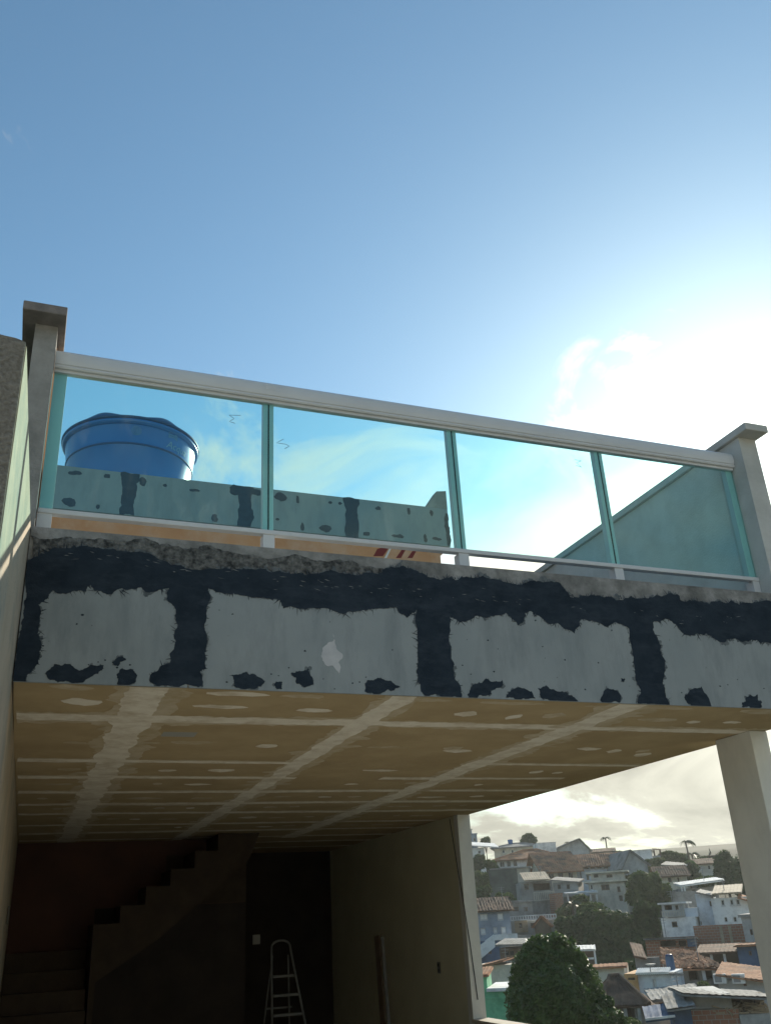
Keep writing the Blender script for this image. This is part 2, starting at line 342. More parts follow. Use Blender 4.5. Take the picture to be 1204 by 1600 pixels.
# old rough mortar on the slab edge, black waterproofing, dabs over the screws
def px_poly(pts, ox, oy, s=0.5): return [(ox+p[0]*s, oy+p[1]*s) for p in pts]
def coat(pixels, name, m, parent, Y, off, thick, amp=0.14, minlen=0.01, shift=(0, 0)):
    random.seed(int(pixels[0][0]*7+pixels[0][1]*3+len(pixels)))
    pts = [onY(x, y, Y) for x, y in pixels]
    out = [(min(max(p[0], XL+.006), 5.295), max(p[1], ZC+.0015)) for p in ragged([(p[0], p[2]) for p in pts], amp, minlen, True, 0.010 if amp < .4 else 0.018)]
    return MB().coat(out, lambda x, z: (x, Y-off, z), (0, -thick, 0)).build(name, m, parent)
z4 = lambda P: px_poly(P, 0, 820); z5 = lambda P: px_poly(P, 602, 860)
mort_top = z4([(97, 32), (180, 42), (270, 42), (340, 46), (400, 52), (470, 46), (500, 62), (560, 66), (640, 62), (700, 82), (760, 92), (840, 106), (880, 101), (960, 101), (1060, 106), (1130, 126), (1204, 137)]) + z5([(60, 62), (120, 78), (150, 90)])
mort_bot = z5([(140, 110), (60, 95), (0, 95)]) + z4([(1100, 185), (900, 178), (700, 165), (540, 160), (400, 130), (250, 100), (97, 130)])
def slab_y(c): return c
coat(mort_top+mort_bot, 'rough_mortar', 'mortar', beam, YF, -0.012, 0.008, 0.16)
top_b = z4([(72, 122), (100, 106), (130, 86), (170, 70), (250, 66), (330, 76), (420, 86), (480, 96), (540, 126), (620, 141), (700, 136), (760, 136), (850, 151), (930, 151), (1000, 151), (1100, 156), (1190, 150)]) + \
    z5([(0, 55), (70, 58), (150, 85), (200, 85), (290, 85), (360, 95), (430, 105), (540, 100), (575, 145), (640, 140), (700, 145), (800, 150), (880, 136), (915, 140), (920, 155), (980, 160), (1060, 165), (1140, 165), (1204, 160), (1290, 165)])
low_b = z4([(42, 497), (75, 497), (85, 470), (110, 445), (130, 380), (118, 340), (125, 300), (130, 270), (120, 250), (150, 230), (165, 205), (180, 215), (210, 215), (250, 205), (270, 208), (285, 188), (295, 208), (340, 218), (400, 205), (432, 196), (450, 205), (490, 208), (528, 198), (525, 240), (538, 248), (550, 265), (545, 340), (530, 432), (500, 443), (470, 470), (468, 490), (500, 504), (560, 508), (620, 508), (635, 490), (625, 460), (645, 450), (640, 400), (645, 340), (650, 250), (652, 198), (680, 212), (720, 218), (780, 225), (830, 230), (870, 232), (885, 262), (930, 262), (1000, 262), (1050, 272), (1070, 280), (1110, 272), (1150, 265), (1204, 262)]) + \
    z5([(35, 175), (42, 195), (65, 210), (90, 195), (97, 185), (100, 250), (100, 330), (97, 380), (110, 440), (125, 457), (238, 461), (235, 430), (215, 395), (205, 330), (200, 260), (200, 205), (230, 225), (270, 215), (330, 205), (375, 195), (395, 215), (415, 235), (435, 195), (480, 205), (510, 230), (560, 245), (590, 260), (620, 215), (660, 225), (690, 240), (720, 225), (760, 245), (770, 310), (780, 390), (795, 450), (785, 483), (888, 488), (875, 460), (865, 410), (870, 340), (850, 280), (835, 225), (870, 215), (905, 230), (940, 265), (1010, 265), (1040, 285), (1090, 275), (1140, 280), (1204, 290), (1290, 290)])
coat(list(reversed(top_b))+low_b, 'brushed_edge', 'thin_coat', beam, YF, 0.0003, 0.0006, 0.5, 0.005)
coat(list(reversed(top_b))+low_b, 'waterproof_coat', 'black_coat', beam, YF, 0.0006, 0.0016, 0.19, 0.004)
dabs = [z4([(145, 460), (170, 435), (215, 435), (245, 455), (290, 438), (325, 440), (320, 455), (285, 475), (260, 493), (190, 490), (150, 480)]),
        z4([(365, 470), (375, 452), (410, 450), (430, 470), (425, 490), (390, 503), (365, 498)]), z4([(350, 430), (385, 412), (395, 420), (360, 440)]),
        z4([(722, 470), (760, 462), (800, 470), (830, 488), (820, 500), (775, 512), (740, 510)]), z4([(910, 462), (940, 458), (975, 475), (980, 495), (955, 508), (925, 495)]),
        z4([(862, 490), (880, 490), (880, 514), (865, 514)]), z4([(1140, 500), (1150, 485), (1180, 478), (1220, 487), (1249, 505), (1230, 518), (1200, 523), (1140, 522)]),
        z5([(255, 450), (265, 430), (310, 402), (345, 408), (365, 405), (355, 430), (310, 455), (260, 462)]), z5([(375, 460), (390, 440), (420, 428), (455, 440), (468, 462), (420, 468)]),
        z5([(475, 430), (500, 422), (550, 440), (590, 460), (600, 470), (540, 470), (490, 465)]), z5([(670, 465), (680, 440), (710, 433), (732, 450), (730, 476), (675, 476)]),
        z5([(735, 400), (745, 400), (745, 410), (735, 410)]), z5([(932, 460), (965, 430), (985, 425), (1010, 465), (1018, 490), (960, 488), (940, 475)]), z5([(1112, 478), (1130, 458), (1160, 450), (1175, 475), (1170, 494), (1115, 492)])]
for d in dabs: coat(d, 'brushed_edge', 'thin_coat', beam, YF, 0.0003, 0.0005, 0.5, 0.005); coat(d, 'sealant_dab', 'black_coat', beam, YF, 0.0006, 0.0014, 0.24, 0.004)
coat(z4([(1005, 400), (1022, 372), (1040, 340), (1050, 385), (1070, 405), (1060, 465), (1040, 440), (1020, 440)]), 'filler_smear', 'filler', beam, YF, 0.0005, 0.001, 0.25, 0.007)
# bristle strokes running off the edges of the coat
def bristles(pixels, n, name):
    random.seed(99); P_ = [onY(x, y, YF) for x, y in pixels]; P_ = [(p[0], p[2]) for p in P_]
    ar = sum(a[0]*b[1]-b[0]*a[1] for a, b in zip(P_, P_[1:]+P_[:1])); sg_ = 1 if ar > 0 else -1
    blk, thn_ = MB(), MB(); seg = list(zip(P_, P_[1:]+P_[:1])); wt = [math.hypot(b[0]-a[0], b[1]-a[1]) for a, b in seg]
    for (a, b) in random.choices(seg, wt, k=n):
        t = random.random(); p = np.array((a[0]+(b[0]-a[0])*t, a[1]+(b[1]-a[1])*t)); d = np.array((b[0]-a[0], b[1]-a[1])); d /= np.hypot(*d)+1e-9
        o_ = np.array((d[1], -d[0]))*sg_; ang = random.gauss(0, .5); o_ = np.array((o_[0]*math.cos(ang)-o_[1]*math.sin(ang), o_[0]*math.sin(ang)+o_[1]*math.cos(ang)))
        l = min(.045, random.expovariate(1/.013)+.004); w = random.uniform(.001, .0035); q = np.array((-o_[1], o_[0]))*w
        c0, c1, c2 = p-o_*.012, p+o_*l*.5, p+o_*l; poly = [c0-q, c1-q*.7, c2, c1+q*.6, c0+q]
        if min(c[1] for c in poly) < ZC+.002 or max(c[1] for c in poly) > ZT-.01 or min(c[0] for c in poly) < XL+.008: continue
        (blk if random.random() < .65 else thn_).prism([(c[0], YF-0.0006, c[1]) for c in poly], (0, -random.uniform(.0004, .0014), 0))
    tag(blk.build(name, 'black_coat', beam), kind='stuff'); tag(thn_.build(name, 'thin_coat', beam), kind='stuff')
bristles(list(reversed(top_b))+low_b, 900, 'bristle_strokes')
# splatter round the coat edges and dry scrapes along the board joint: too small to pick apart
sp = MB(); sc = MB()
for _ in range(90):
    x = random.uniform(40, 1200); y = random.choice([random.gauss(1052+x*0.02, 12), random.gauss(950+x*0.03, 16), random.uniform(950, 1080)])
    p = onY(x, y, YF)
    if not (XL+0.02 < p[0] < 5.2 and ZC+0.01 < p[2] < ZB-0.02): continue
    r = random.uniform(0.0015, 0.006); a = random.uniform(0, 3.14); n = 6
    sp.prism([(p[0]+r*math.cos(a+k)*random.uniform(.6, 2.0), YF-0.0004, p[2]+r*math.sin(a+k)*random.uniform(.6, 1.3)) for k in np.linspace(0, 5.2, n)], (0, -0.0008, 0))
for _ in range(80):
    x = random.uniform(60, 1190); y = 869+(x-50)*0.094+random.gauss(0, 5) - (8 if x < 270 else 0)
    p = onY(x, y, YF); l = random.uniform(0.004, 0.045); t = random.uniform(-.35, .15); w = random.uniform(0.0006, 0.0018)
    sc.prism([(p[0], YF-0.0023, p[2]), (p[0]+l*.4, YF-0.0023, p[2]-w*1.4+t*l*.4), (p[0]+l, YF-0.0023, p[2]+t*l), (p[0]+l*.5, YF-0.0023, p[2]+w+t*l*.5)], (0, -0.0006, 0))
tag(sp.build('coat_splatter', 'black_coat', beam), kind='stuff'); tag(sc.build('scrape_marks', 'slab_concrete', beam), kind='stuff')
# roof slab over the room
MB().box(XL+0.004, 5.27, YF+0.202, YE+0.2, ZC+0.03, ZT-0.05).build('roof_slab', 'concrete', house)

# --- ceiling
random.seed(21)
ceil = MB().box(XL+0.006, XRO+0.004, YF+0.004, YE+0.15, ZC+0.0135, ZC+0.028).build('ceiling', 'tan_board', house)
cx = [XL+0.12, 0.575, 2.03, 3.62, XRO+0.003]; cy = [YF+0.016, 5.63, 7.16, 7.95, 8.78, 9.62, 10.42, 11.5, 12.4, 13.3, 14.2, 15.2, YE-0.01]
for j in range(len(cy)-1):
    for i in range(4):
        a0 = wx(cy[j])+0.005 if i == 0 else cx[i]
        a0 = max(a0, XL+0.008)
        if cy[j] > YB and i < 2: continue
        MB().box(a0+0.002, cx[i+1]-0.002, cy[j]+0.002, cy[j+1]-0.002, ZC, ZC+0.0125).build('ceiling_board', 'tan_board', ceil)
def ceil_strip(x0, y0, x1, y1, w, m='joint_plaster', name='joint_tape', th=0.0015, amp=0.05, steps=None):
    L_ = math.hypot(x1-x0, y1-y0); n = max(6, int(L_/0.045)); d = np.array((x1-x0, y1-y0))/L_; nn = np.array((-d[1], d[0]))
    lf, rt = [], []; s1, s2 = random.uniform(0, 99), random.uniform(0, 99)
    for k in range(n+1):
        c = np.array((x0, y0))+d*L_*k/n
        wl = w/2*(1+0.45*mnoise.noise(Vector((k*0.16, s1, 0)))+amp*random.gauss(0, 1.3)+0.22*mnoise.noise(Vector((k*1.3, s1+5, 0)))); wr = w/2*(1+0.45*mnoise.noise(Vector((k*0.16, s2, 0)))+amp*random.gauss(0, 1.3)+0.22*mnoise.noise(Vector((k*1.3, s2+5, 0))))
        lf.append(c+nn*wl); rt.append(c-nn*wr)
    return MB().prism([(p[0], p[1], ZC-0.0005) for p in lf+rt[::-1]], (0, 0, -th*random.uniform(.85, 1.15))).build(name, m, ceil)
def ceil_blob(x, y, lx, ly, m='joint_plaster', name='screw_dab'):
    n = 9; base = [(x+lx/2*math.cos(a)*random.uniform(.75, 1.15), y+ly/2*math.sin(a)*random.uniform(.6, 1.3)) for a in np.linspace(0, 2*math.pi, n, endpoint=False)]
    return MB().prism([(p[0], p[1], ZC-0.0005) for p in ragged(base, 0.12, 0.02)], (0, 0, -random.uniform(0.0007, 0.0013))).build(name, m, ceil)
for x, w in ((0.575, 0.21), (2.03, 0.155), (3.62, 0.20)):
    x2 = x+random.uniform(-.02, .02)
    ceil_strip(x, YF+0.02, x2, YB-0.05, w*1.75, m='thin_plaster', name='skim_coat', th=0.0006, amp=0.03)
    ceil_strip(x-0.02, YF+0.02, x2-0.01, YB-0.05, w, amp=0.015)
    for _ in range(26):                  # knife strokes spreading off the joint
        yy = random.uniform(YF+.1, YB-.3); sd = random.choice((-1, 1)); l = random.uniform(.10, .24)
        ceil_blob(x+sd*(w*.45+l*.3), yy, l, random.uniform(.05, .22), 'thin_plaster', 'knife_stroke')
for k, y in enumerate(cy[1:-1]):
    w = (0.15, 0.10, 0.115, 0.12, 0.12, 0.13, 0.13, 0.13, .13, .13, .13)[k]
    segs = [(max(wx(y), XL)+0.02 if y < YB else 3.05, XRO-0.03)] if k not in (2,) else [(max(wx(y), XL)+0.02, 2.2), (3.0, 4.9)]
    for a, b in segs:
        cuts = [a]+[c for c in cx[1:4] if a+.1 < c < b-.1]+[b]; yy = [y+random.uniform(-.035, .035) for _ in cuts]
        for p in range(len(cuts)-1):
            if k in (1, 4, 7) and random.random() < .2: continue
            ww = w*random.uniform(.75, 1.3); ceil_strip(cuts[p], yy[p], cuts[p+1], yy[p+1], ww, amp=0.06, th=0.0011)
            ceil_strip(cuts[p], yy[p]+random.uniform(-.03, .03), cuts[p+1], yy[p+1]+random.uniform(-.03, .03), ww*random.uniform(1.3, 1.8), m='thin_plaster', name='skim_coat', th=0.0005, amp=0.10)
x = 0.05
while x < 4.9:                      # smears along the joint with the fascia
    l = random.uniform(.2, .55); ceil_blob(x+l/2, YF+0.09+random.uniform(-.02, .03), l, random.uniform(.07, .14), random.choice(('joint_plaster', 'thin_plaster')), 'edge_smear'); x += l+random.uniform(.05, .35)
for y in (5.28, 6.42, 6.6, 7.55, 8.33, 9.2, 10.0, 10.95, 11.95):
    x = 0.0
    while x < 4.9:
        l = random.choice((0.10, 0.13, 0.17, 0.24, 0.34)); x += random.uniform(0.08, 0.3)
        if y == 6.6 and random.random() < 0.5: x += 0.5; continue
        if x+l < 5.05 and random.random() < 0.82 and min(abs(x+l/2-t) for t in (0.575, 2.03, 3.62)) > 0.15+l/2:
            ceil_blob(x+l/2, y+random.uniform(-.05, .05), l, random.uniform(0.08, 0.17), random.choice(('joint_plaster', 'thin_plaster')))
        x += l
a = onZ(280, 1147, ZC); MB().box(a[0]-0.11, a[0]+0.11, a[1]-0.07, a[1]+0.08, ZC-0.0022, ZC-0.0005).build('cover_patch', 'grey_patch', ceil)

# --- room below
MB().box(-0.1, 5.3, -6.0, YE+0.2, FLOOR-0.2, FLOOR).build('terrace_floor', 'floor_cement')['kind'] = 'structure'
MB().box(-0.05, 5.25, -5.9, YE+0.1, -14.5, FLOOR-0.203).build('lower_storey', 'parapet_plaster', house)
rw = MB().box(XRI, XRO, 11.02, YE+0.2, FLOOR, ZC-0.002).build('side_wall', 'room_wall', house)
MB().box(XRI-0.004, XRO+0.002, 10.90, 11.018, FLOOR, ZC-0.0025).build('end_pillar', 'pillar_plaster', house)
bevel(MB().box(XRI, XRO, 5.55, 5.95, FLOOR, ZC-0.002).build('corner_column', 'pillar_plaster', house), 0.006)
MB().box(XRI+0.01, XRO-0.01, 5.952, 10.898, FLOOR, -1.11).build('low_wall', 'room_wall', house)
bevel(MB().box(XRI-0.03, XRO+0.03, 5.955, 10.895, -1.108, -1.07).build('window_sill', 'sill_stone', house), 0.005)
q = onX(686, 1512, XRI)
ol = bevel(MB().box(XRI-0.012, XRI-0.0005, q[1]-0.045, q[1]+0.045, q[2]-0.065, q[2]+0.065).build('socket_plate', 'plastic_white', rw), 0.004)
for dz in (-0.03, 0.03):
    MB().box(XRI-0.014, XRI-0.0125, q[1]-0.018, q[1]+0.018, q[2]+dz-0.016, q[2]+dz+0.016).build('socket_hole', 'cable', ol)
# back wall with a dark doorway
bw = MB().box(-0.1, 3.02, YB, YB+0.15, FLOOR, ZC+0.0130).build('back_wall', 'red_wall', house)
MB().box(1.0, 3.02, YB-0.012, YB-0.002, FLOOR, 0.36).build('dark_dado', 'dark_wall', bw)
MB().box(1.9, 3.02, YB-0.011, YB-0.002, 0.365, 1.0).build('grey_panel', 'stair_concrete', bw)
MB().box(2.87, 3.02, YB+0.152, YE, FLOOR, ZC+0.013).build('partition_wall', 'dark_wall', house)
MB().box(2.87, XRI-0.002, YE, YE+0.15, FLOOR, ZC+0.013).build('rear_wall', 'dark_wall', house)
q = onY(400, 1468, YB); MB().box(q[0]-0.05, q[0]+0.05, YB-0.03, YB-0.013, q[2]-0.06, q[2]+0.06).build('switch_plate', 'plastic_white', bw)
# stairs: lower steps face the room, upper flight climbs to the right along the back wall
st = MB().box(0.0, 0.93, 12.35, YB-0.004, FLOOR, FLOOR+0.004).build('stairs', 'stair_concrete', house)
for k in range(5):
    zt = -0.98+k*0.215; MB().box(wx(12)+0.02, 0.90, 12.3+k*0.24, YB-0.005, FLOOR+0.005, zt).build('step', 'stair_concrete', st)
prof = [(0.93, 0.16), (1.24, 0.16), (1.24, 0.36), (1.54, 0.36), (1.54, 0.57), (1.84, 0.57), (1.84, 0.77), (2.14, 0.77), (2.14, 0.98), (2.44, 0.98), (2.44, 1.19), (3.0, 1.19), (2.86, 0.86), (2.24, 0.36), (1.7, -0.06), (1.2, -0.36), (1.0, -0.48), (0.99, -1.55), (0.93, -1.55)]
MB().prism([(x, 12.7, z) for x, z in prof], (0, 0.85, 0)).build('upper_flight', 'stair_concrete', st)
# cable down the pillar
cb = MB().tube([tuple(onY(x, y, 10.885)) for x, y in ((702, 1279), (707, 1310), (715, 1360), (725, 1418), (734, 1475), (741, 1525), (746, 1562))], 0.006, 6).build('loose_cable', 'cable', smooth=True)
tag(cb, 'thin black cable hanging diagonally down the pale wall end', 'cable')
# small electrical box on the left wall
# stepladder
def P(x, y, Y): return tuple(onY(x, y, Y))
lad = empty('stepladder', (3.25, 12.3, FLOOR), 'aluminium stepladder with rounded top hoop standing in the dark room', 'ladder')
tl, tr = np.array(P(424, 1480, 12.2)), np.array(P(453, 1480, 12.2))
z0 = tl[2]; xl, xr = tl[0], tr[0]
arc = [((xl+xr)/2-(xr-xl)/2*math.cos(a), 12.2, z0+0.07*math.sin(a)) for a in np.linspace(0, math.pi, 9)]
MB().tube([(xl-0.07, 11.85, FLOOR)]+arc[:1]+arc+arc[-1:]+[(xr+0.20, 11.85, FLOOR)], 0.014, 8).build('front_frame', 'aluminium', lad, True)
for k in range(1, 6):
    t = k/6.0; zz = FLOOR+(z0-0.12-FLOOR)*t; yy = 11.85+0.35*t
    MB().box(xl-0.07*(1-t)+0.01, xr+0.20*(1-t)-0.01, yy-0.045, yy+0.045, zz-0.015, zz+0.012).build('tread', 'aluminium', lad)
for x, dx in ((xl+0.02, -0.05), (xr-0.02, 0.16)):
    MB().tube([(x, 12.22, z0-0.1), (x+dx, 12.75, FLOOR)], 0.011, 8).build('rear_leg', 'aluminium', lad, True)
MB().bar((xl, 12.5, -0.9), (xr+0.1, 12.5, -0.9), 0.02).build('rear_brace', 'aluminium', lad)
# plank and straightedge leaning on the side wall
pk = MB().bar(P(589, 1462, 12.3), (4.44, 12.05, FLOOR), 0.10, 0.025, up=(1, 0.3, 0)).build('leaning_plank', 'wood_dark'); tag(pk, 'dark wooden plank leaning upright against the side wall', 'plank')
sg = MB().bar(P(597, 1464, 12.15), (4.42, 11.8, FLOOR), 0.018, 0.04, up=(1, 0, 0)).build('straightedge', 'aluminium'); tag(sg, 'thin shiny metal straightedge leaning beside the dark plank', 'straightedge')
# pale plate on the dark left wall
q = onY(22, 1430, 11.5); zq = q[2]
pl = bevel(MB().box(wx(11.5)+0.001, wx(11.5)+0.02, 11.35, 11.62, zq-0.09, zq+0.09).build('wall_plate', 'plastic_white', pw), 0.004)

# --- roof level: parapets with copings
for nm, a0, a1, b0, b1 in (('left', -0.24, -0.112, -0.315, -0.068), ('right', 5.02, 5.19, 4.99, 5.215)):
    if nm == 'left':
        p = MB().box(a0, a1, YF+0.03, 9.2, ZT+0.001, 3.388).build('parapet_post', 'concrete', house)
        MB().box(a1+0.001, a1+0.006, YF+0.25, 9.2, ZT+0.002, 3.385).build('inner_render', 'orange_paint', p)
        c = MB().box(b0, b1, YF-0.10, 9.2, 3.39, 3.452).build('coping', 'coping_stone', p)
    else:
        p = MB().box(a0, a1, YF+0.03, 20.0, ZT-0.3, 3.388).build('parapet_wall', 'parapet_pale', house)
        c = MB().box(b0, b1, YF-0.10, 20.0, 3.39, 3.452).build('coping', 'parapet_pale', p)
    bevel(c, 0.006)
# tank house: orange block with a boarded fascia, stands at the back of the roof
YT = 9.5
th = MB().box(-0.10, 4.535, YT+0.05, YT+4.0, ZT-0.04, 4.26).build('tank_house', 'orange_paint', house)
tf = MB().box(-0.10, 4.665, YT+0.012, YT+4.1, 4.262, 4.74).build('tank_house_fascia', 'parapet_plaster', house)
tj = [-0.10, 0.72, 2.035, 3.36, 4.665]
for i in range(4): MB().box(tj[i]+0.003, tj[i+1]-0.003, YT, YT+0.011, 4.262, 4.782).build('cement_board', 'cement_board', tf)
MB().box(-0.10, 4.66, YT+0.0125, YT+0.12, 4.741, 4.778).build('upstand', 'concrete', tf)
MB().prism([(4.37, YT+0.002, 4.785), (4.53, YT+0.002, 5.02), (4.665, YT+0.002, 5.04), (4.665, YT+0.002, 4.785)], (0, 0.14, 0)).build('corner_upstand', 'concrete', tf)
for x in tj[1:4]:
    pts = [(x-0.08, 4.262), (x-0.075, 4.45), (x-0.07, 4.6), (x-0.09, 4.70), (x-0.10, 4.78), (x+0.11, 4.78), (x+0.08, 4.66), (x+0.085, 4.5), (x+0.08, 4.262)]
    MB().prism([(a, YT-0.0006, b) for a, b in ragged(pts, 0.14, 0.02)], (0, -0.0016, 0)).build('waterproof_coat', 'black_coat', tf)
MB().prism([(a, YT-0.0006, b) for a, b in ragged([(4.62, 4.27), (4.61, 4.5), (4.63, 4.72), (4.66, 4.72), (4.66, 4.27)], 0.14, 0.02)], (0, -0.0016, 0)).build('waterproof_coat', 'black_coat', tf)
for (x, z) in ((0.12, 4.72), (0.42, 4.72), (0.13, 4.36), (0.42, 4.33), (0.9, 4.70), (1.1, 4.70), (1.45, 4.68), (1.72, 4.33), (1.9, 4.72), (2.22, 4.73), (2.5, 4.71), (2.66, 4.71), (3.1, 4.70), (3.2, 4.70), (2.4, 4.38), (2.72, 4.34), (3.0, 4.33), (3.72, 4.70), (4.1, 4.70), (4.38, 4.72), (3.6, 4.34), (3.95, 4.33), (4.3, 4.32), (4.5, 4.33)):
    rx, rz = random.choice((.025, .04, .055, .08, .1)), random.choice((.02, .03, .045, .06)); x += random.uniform(-.06, .06); z += random.uniform(-.02, .02) if z < 4.5 else random.uniform(-.03, .0)
    MB().prism([(a, YT-0.0006, b) for a, b in ragged([(x+rx*math.cos(t)*random.uniform(.7, 1.2), z+rz*math.sin(t)*random.uniform(.7, 1.2)) for t in np.linspace(0, 5.5, 8)], 0.2, 0.02)], (0, -0.0014, 0)).build('sealant_dab', 'black_coat', tf)
# painted mark on the orange wall, only its top shows below the rail
def wmark(pix, m): return MB().prism([(p[0], YT+0.0495, p[2]) for p in [onY(x, y, YT+0.05) for x, y in pix]], (0, -0.0015, 0)).build('painted_mark', m, th)
wmark([(583, 869), (589, 858), (602, 854), (608, 855), (598, 869)], 'red_paint'); wmark([(600, 872), (609, 855), (612, 855), (604, 872)], 'white_paint')
wmark([(618, 872), (628, 858), (634, 858), (626, 872)], 'red_paint'); wmark([(636, 872), (644, 861), (650, 861), (644, 872)], 'red_paint')

# ================================================================== GUARDRAIL
YG = 5.02
gr = empty('glass_guardrail', (2.5, YG, ZT), 'green tinted glass guardrail with white aluminium handrail and posts', 'railing')
gx = [-0.085, 1.228, 2.549, 3.762, 4.985]
def handrail_prof():       # wide rounded aluminium section
    return [(-0.036, 3.168), (-0.042, 3.176), (-0.042, 3.186), (-0.038, 3.189), (-0.045, 3.194), (-0.049, 3.22), (-0.049, 3.25), (-0.044, 3.275), (-0.032, 3.291), (-0.012, 3.298), (0.012, 3.298), (0.032, 3.291), (0.044, 3.275), (0.049, 3.25), (0.049, 3.22), (0.045, 3.194), (0.042, 3.186), (0.042, 3.176), (0.036, 3.168)]
hr = MB().prism([(-0.108, YG+a, b) for a, b in handrail_prof()], (5.016+0.108, 0, 0)).build('handrail', 'white_aluminium', gr)
MB().box(-0.106, 5.012, YG-0.02, YG+0.02, 3.148, 3.1675).build('glazing_channel', 'white_aluminium', hr)
for x in gx[1:4]: bevel(MB().box(x-0.035, x+0.035, YG-0.0505, YG+0.04, 3.228, 3.262).build('joint_sleeve', 'white_aluminium', hr), 0.003)
br = bevel(MB().box(-0.108, 5.016, YG-0.022, YG+0.03, 2.207, 2.237).build('bottom_rail', 'white_aluminium', gr), 0.004)
for i, x in enumerate(gx):
    w = 0.034
    a, b = (x-0.02, x+0.055) if i == 0 else ((x-0.03, x+0.028) if i == 4 else (x-w, x+w))
    po = MB().box(a, b, YG+0.008, YG+0.055, 2.2375, 3.1675).build('post', 'white_aluminium', gr)
    MB().box(a-0.002, b+0.002, YG-0.015, YG+0.06, ZT+0.001, 2.2065).build('post_foot', 'white_aluminium', gr)
    MB().box(x-0.004, x+0.004, YG+0.0035, YG+0.0075, 2.2375, 3.16).build('rubber_seal', 'cable', po) if 0 < i < 4 else None
for i in range(4):
    a = gx[i]-0.018 if i == 0 else gx[i]+0.003
    b = gx[i+1]+0.026 if i == 3 else gx[i+1]-0.003
    g = MB().box(a, b, YG-0.006, YG+0.002, 2.238, 3.158).build('glass_pane', 'green_glass', gr)
    if i < 3:   # workshop scribble on the pane
        S = [[(376, 649), (358, 648.6), (366, 654), (358.3, 658.5), (367.5, 661.5)], [(443, 686), (432, 692), (446, 694), (452, 697), (445, 701)], [(897, 718), (908, 720), (900, 723), (908, 730), (899, 727)]][i]
        pts = [Vector(onY(x, y, YG-0.0085)) for x, y in S]
        sm = []
        for k in range(len(pts)-1):
            for t in (0, .33, .66): sm.append(pts[k].lerp(pts[k+1], t))
        MB().tube(sm+[pts[-1]], 0.0016, 4).build('ink_scribble', 'marker_ink', g)

# ================================================================== WATER TANK
tc = (0.80, 10.6, 4.745)
tank = empty('water_tank', tc, 'round blue plastic water tank standing on the tank house roof', 'water tank')
body = MB().lathe([(0.68, 0.0), (0.70, 0.04), (0.735, 0.35), (0.765, 0.585), (0.772, 0.60), (0.772, 0.615), (0.769, 0.63), (0.797, 0.84), (0.80, 0.86)], tc, 72).build('body', 'tank_blue', tank, True)
MB().lathe([(0.764, 0.590), (0.777, 0.596), (0.779, 0.607), (0.776, 0.618), (0.768, 0.622)], tc, 72).build('ring', 'tank_dark', body, True)
rim = MB().lathe([(0.796, 0.852), (0.82, 0.858), (0.838, 0.880), (0.840, 0.905), (0.82, 0.915), (0.78, 0.915)], tc, 72).build('rim', 'tank_blue', tank, True)
nl = 96; prof = []
lid = MB(); rings = [(0.836, 0.918, 0), (0.85, 0.925, 0), (0.85, 0.942, 0.0), (0.76, 0.985, 1.0), (0.66, 1.03, 1.0), (0.40, 1.06, 0.4), (0.12, 1.075, 0.0)]
vs = []
for r, z, bm_ in rings:
    for k in range(nl):
        a = 2*math.pi*k/nl; lob = (0.5+0.5*math.cos((a-rad(-124))*6))**1.5*0.06*bm_
        vs.append((tc[0]+r*math.cos(a), tc[1]+r*math.sin(a), tc[2]+z+lob))
lid.add(vs, [(i*nl+k, i*nl+(k+1) % nl, (i+1)*nl+(k+1) % nl, (i+1)*nl+k) for i in range(len(rings)-1) for k in range(nl)]+[tuple((len(rings)-1)*nl+k for k in range(nl)), tuple(range(nl-1, -1, -1))])
lid.build('lid', 'tank_dark', tank, True)
def tank_pt(th_, z, off=0.003):     # point on the tank body, angle from the front towards +X
    zz = z-tc[2]; r = float(np.interp(zz, [0, 0.35, 0.585, 0.63, 0.84], [0.68, 0.735, 0.765, 0.769, 0.797]))+off
    return Vector((tc[0]+r*math.sin(th_), tc[1]-r*math.cos(th_), z))
def text_on_tank(txt, size, th0, z0, tilt):
    cu = bpy.data.curves.new('t', 'FONT'); cu.body = txt; cu.size = size; cu.extrude = 0.0; cu.resolution_u = 3
    ob = bpy.data.objects.new('t', cu); COL.objects.link(ob); bpy.context.view_layer.update()
    me = bpy.data.meshes.new_from_object(ob.evaluated_get(bpy.context.evaluated_depsgraph_get()))
    vs = [tank_pt(th0+(v.co.x+v.co.y*0.2)/0.77, z0+v.co.y+tilt*v.co.x) for v in me.vertices]; fs = [tuple(p.vertices) for p in me.polygons]
    bpy.data.objects.remove(ob); bpy.data.curves.remove(cu); bpy.data.meshes.remove(me)
    o = MB().add(vs, fs).build('lettering', 'tank_print', body); return o
text_on_tank('Acqua', 0.135, rad(27), 5.40, 0.02)
for k in range(3):
    MB().tube([tank_pt(rad(28)+t*0.17, 5.535+0.028*k+0.02*math.sin(t*3.0)-0.004*k*t) for t in np.linspace(0, 1, 7)], 0.005, 4).build('emblem_wave', 'tank_print', body)
bd = MB()
for r_ in (0.052, 0.030):
    bd.tube([tank_pt(-0.02+r_*math.cos(t)/0.77, 5.515+r_*math.sin(t)) for t in np.linspace(0, 2*math.pi, 18)], 0.0035, 4)
bd.tube([tank_pt(-0.02, 5.50), tank_pt(-0.02, 5.535)], 0.005, 4)
bd.build('round_emblem', 'tank_print', body)
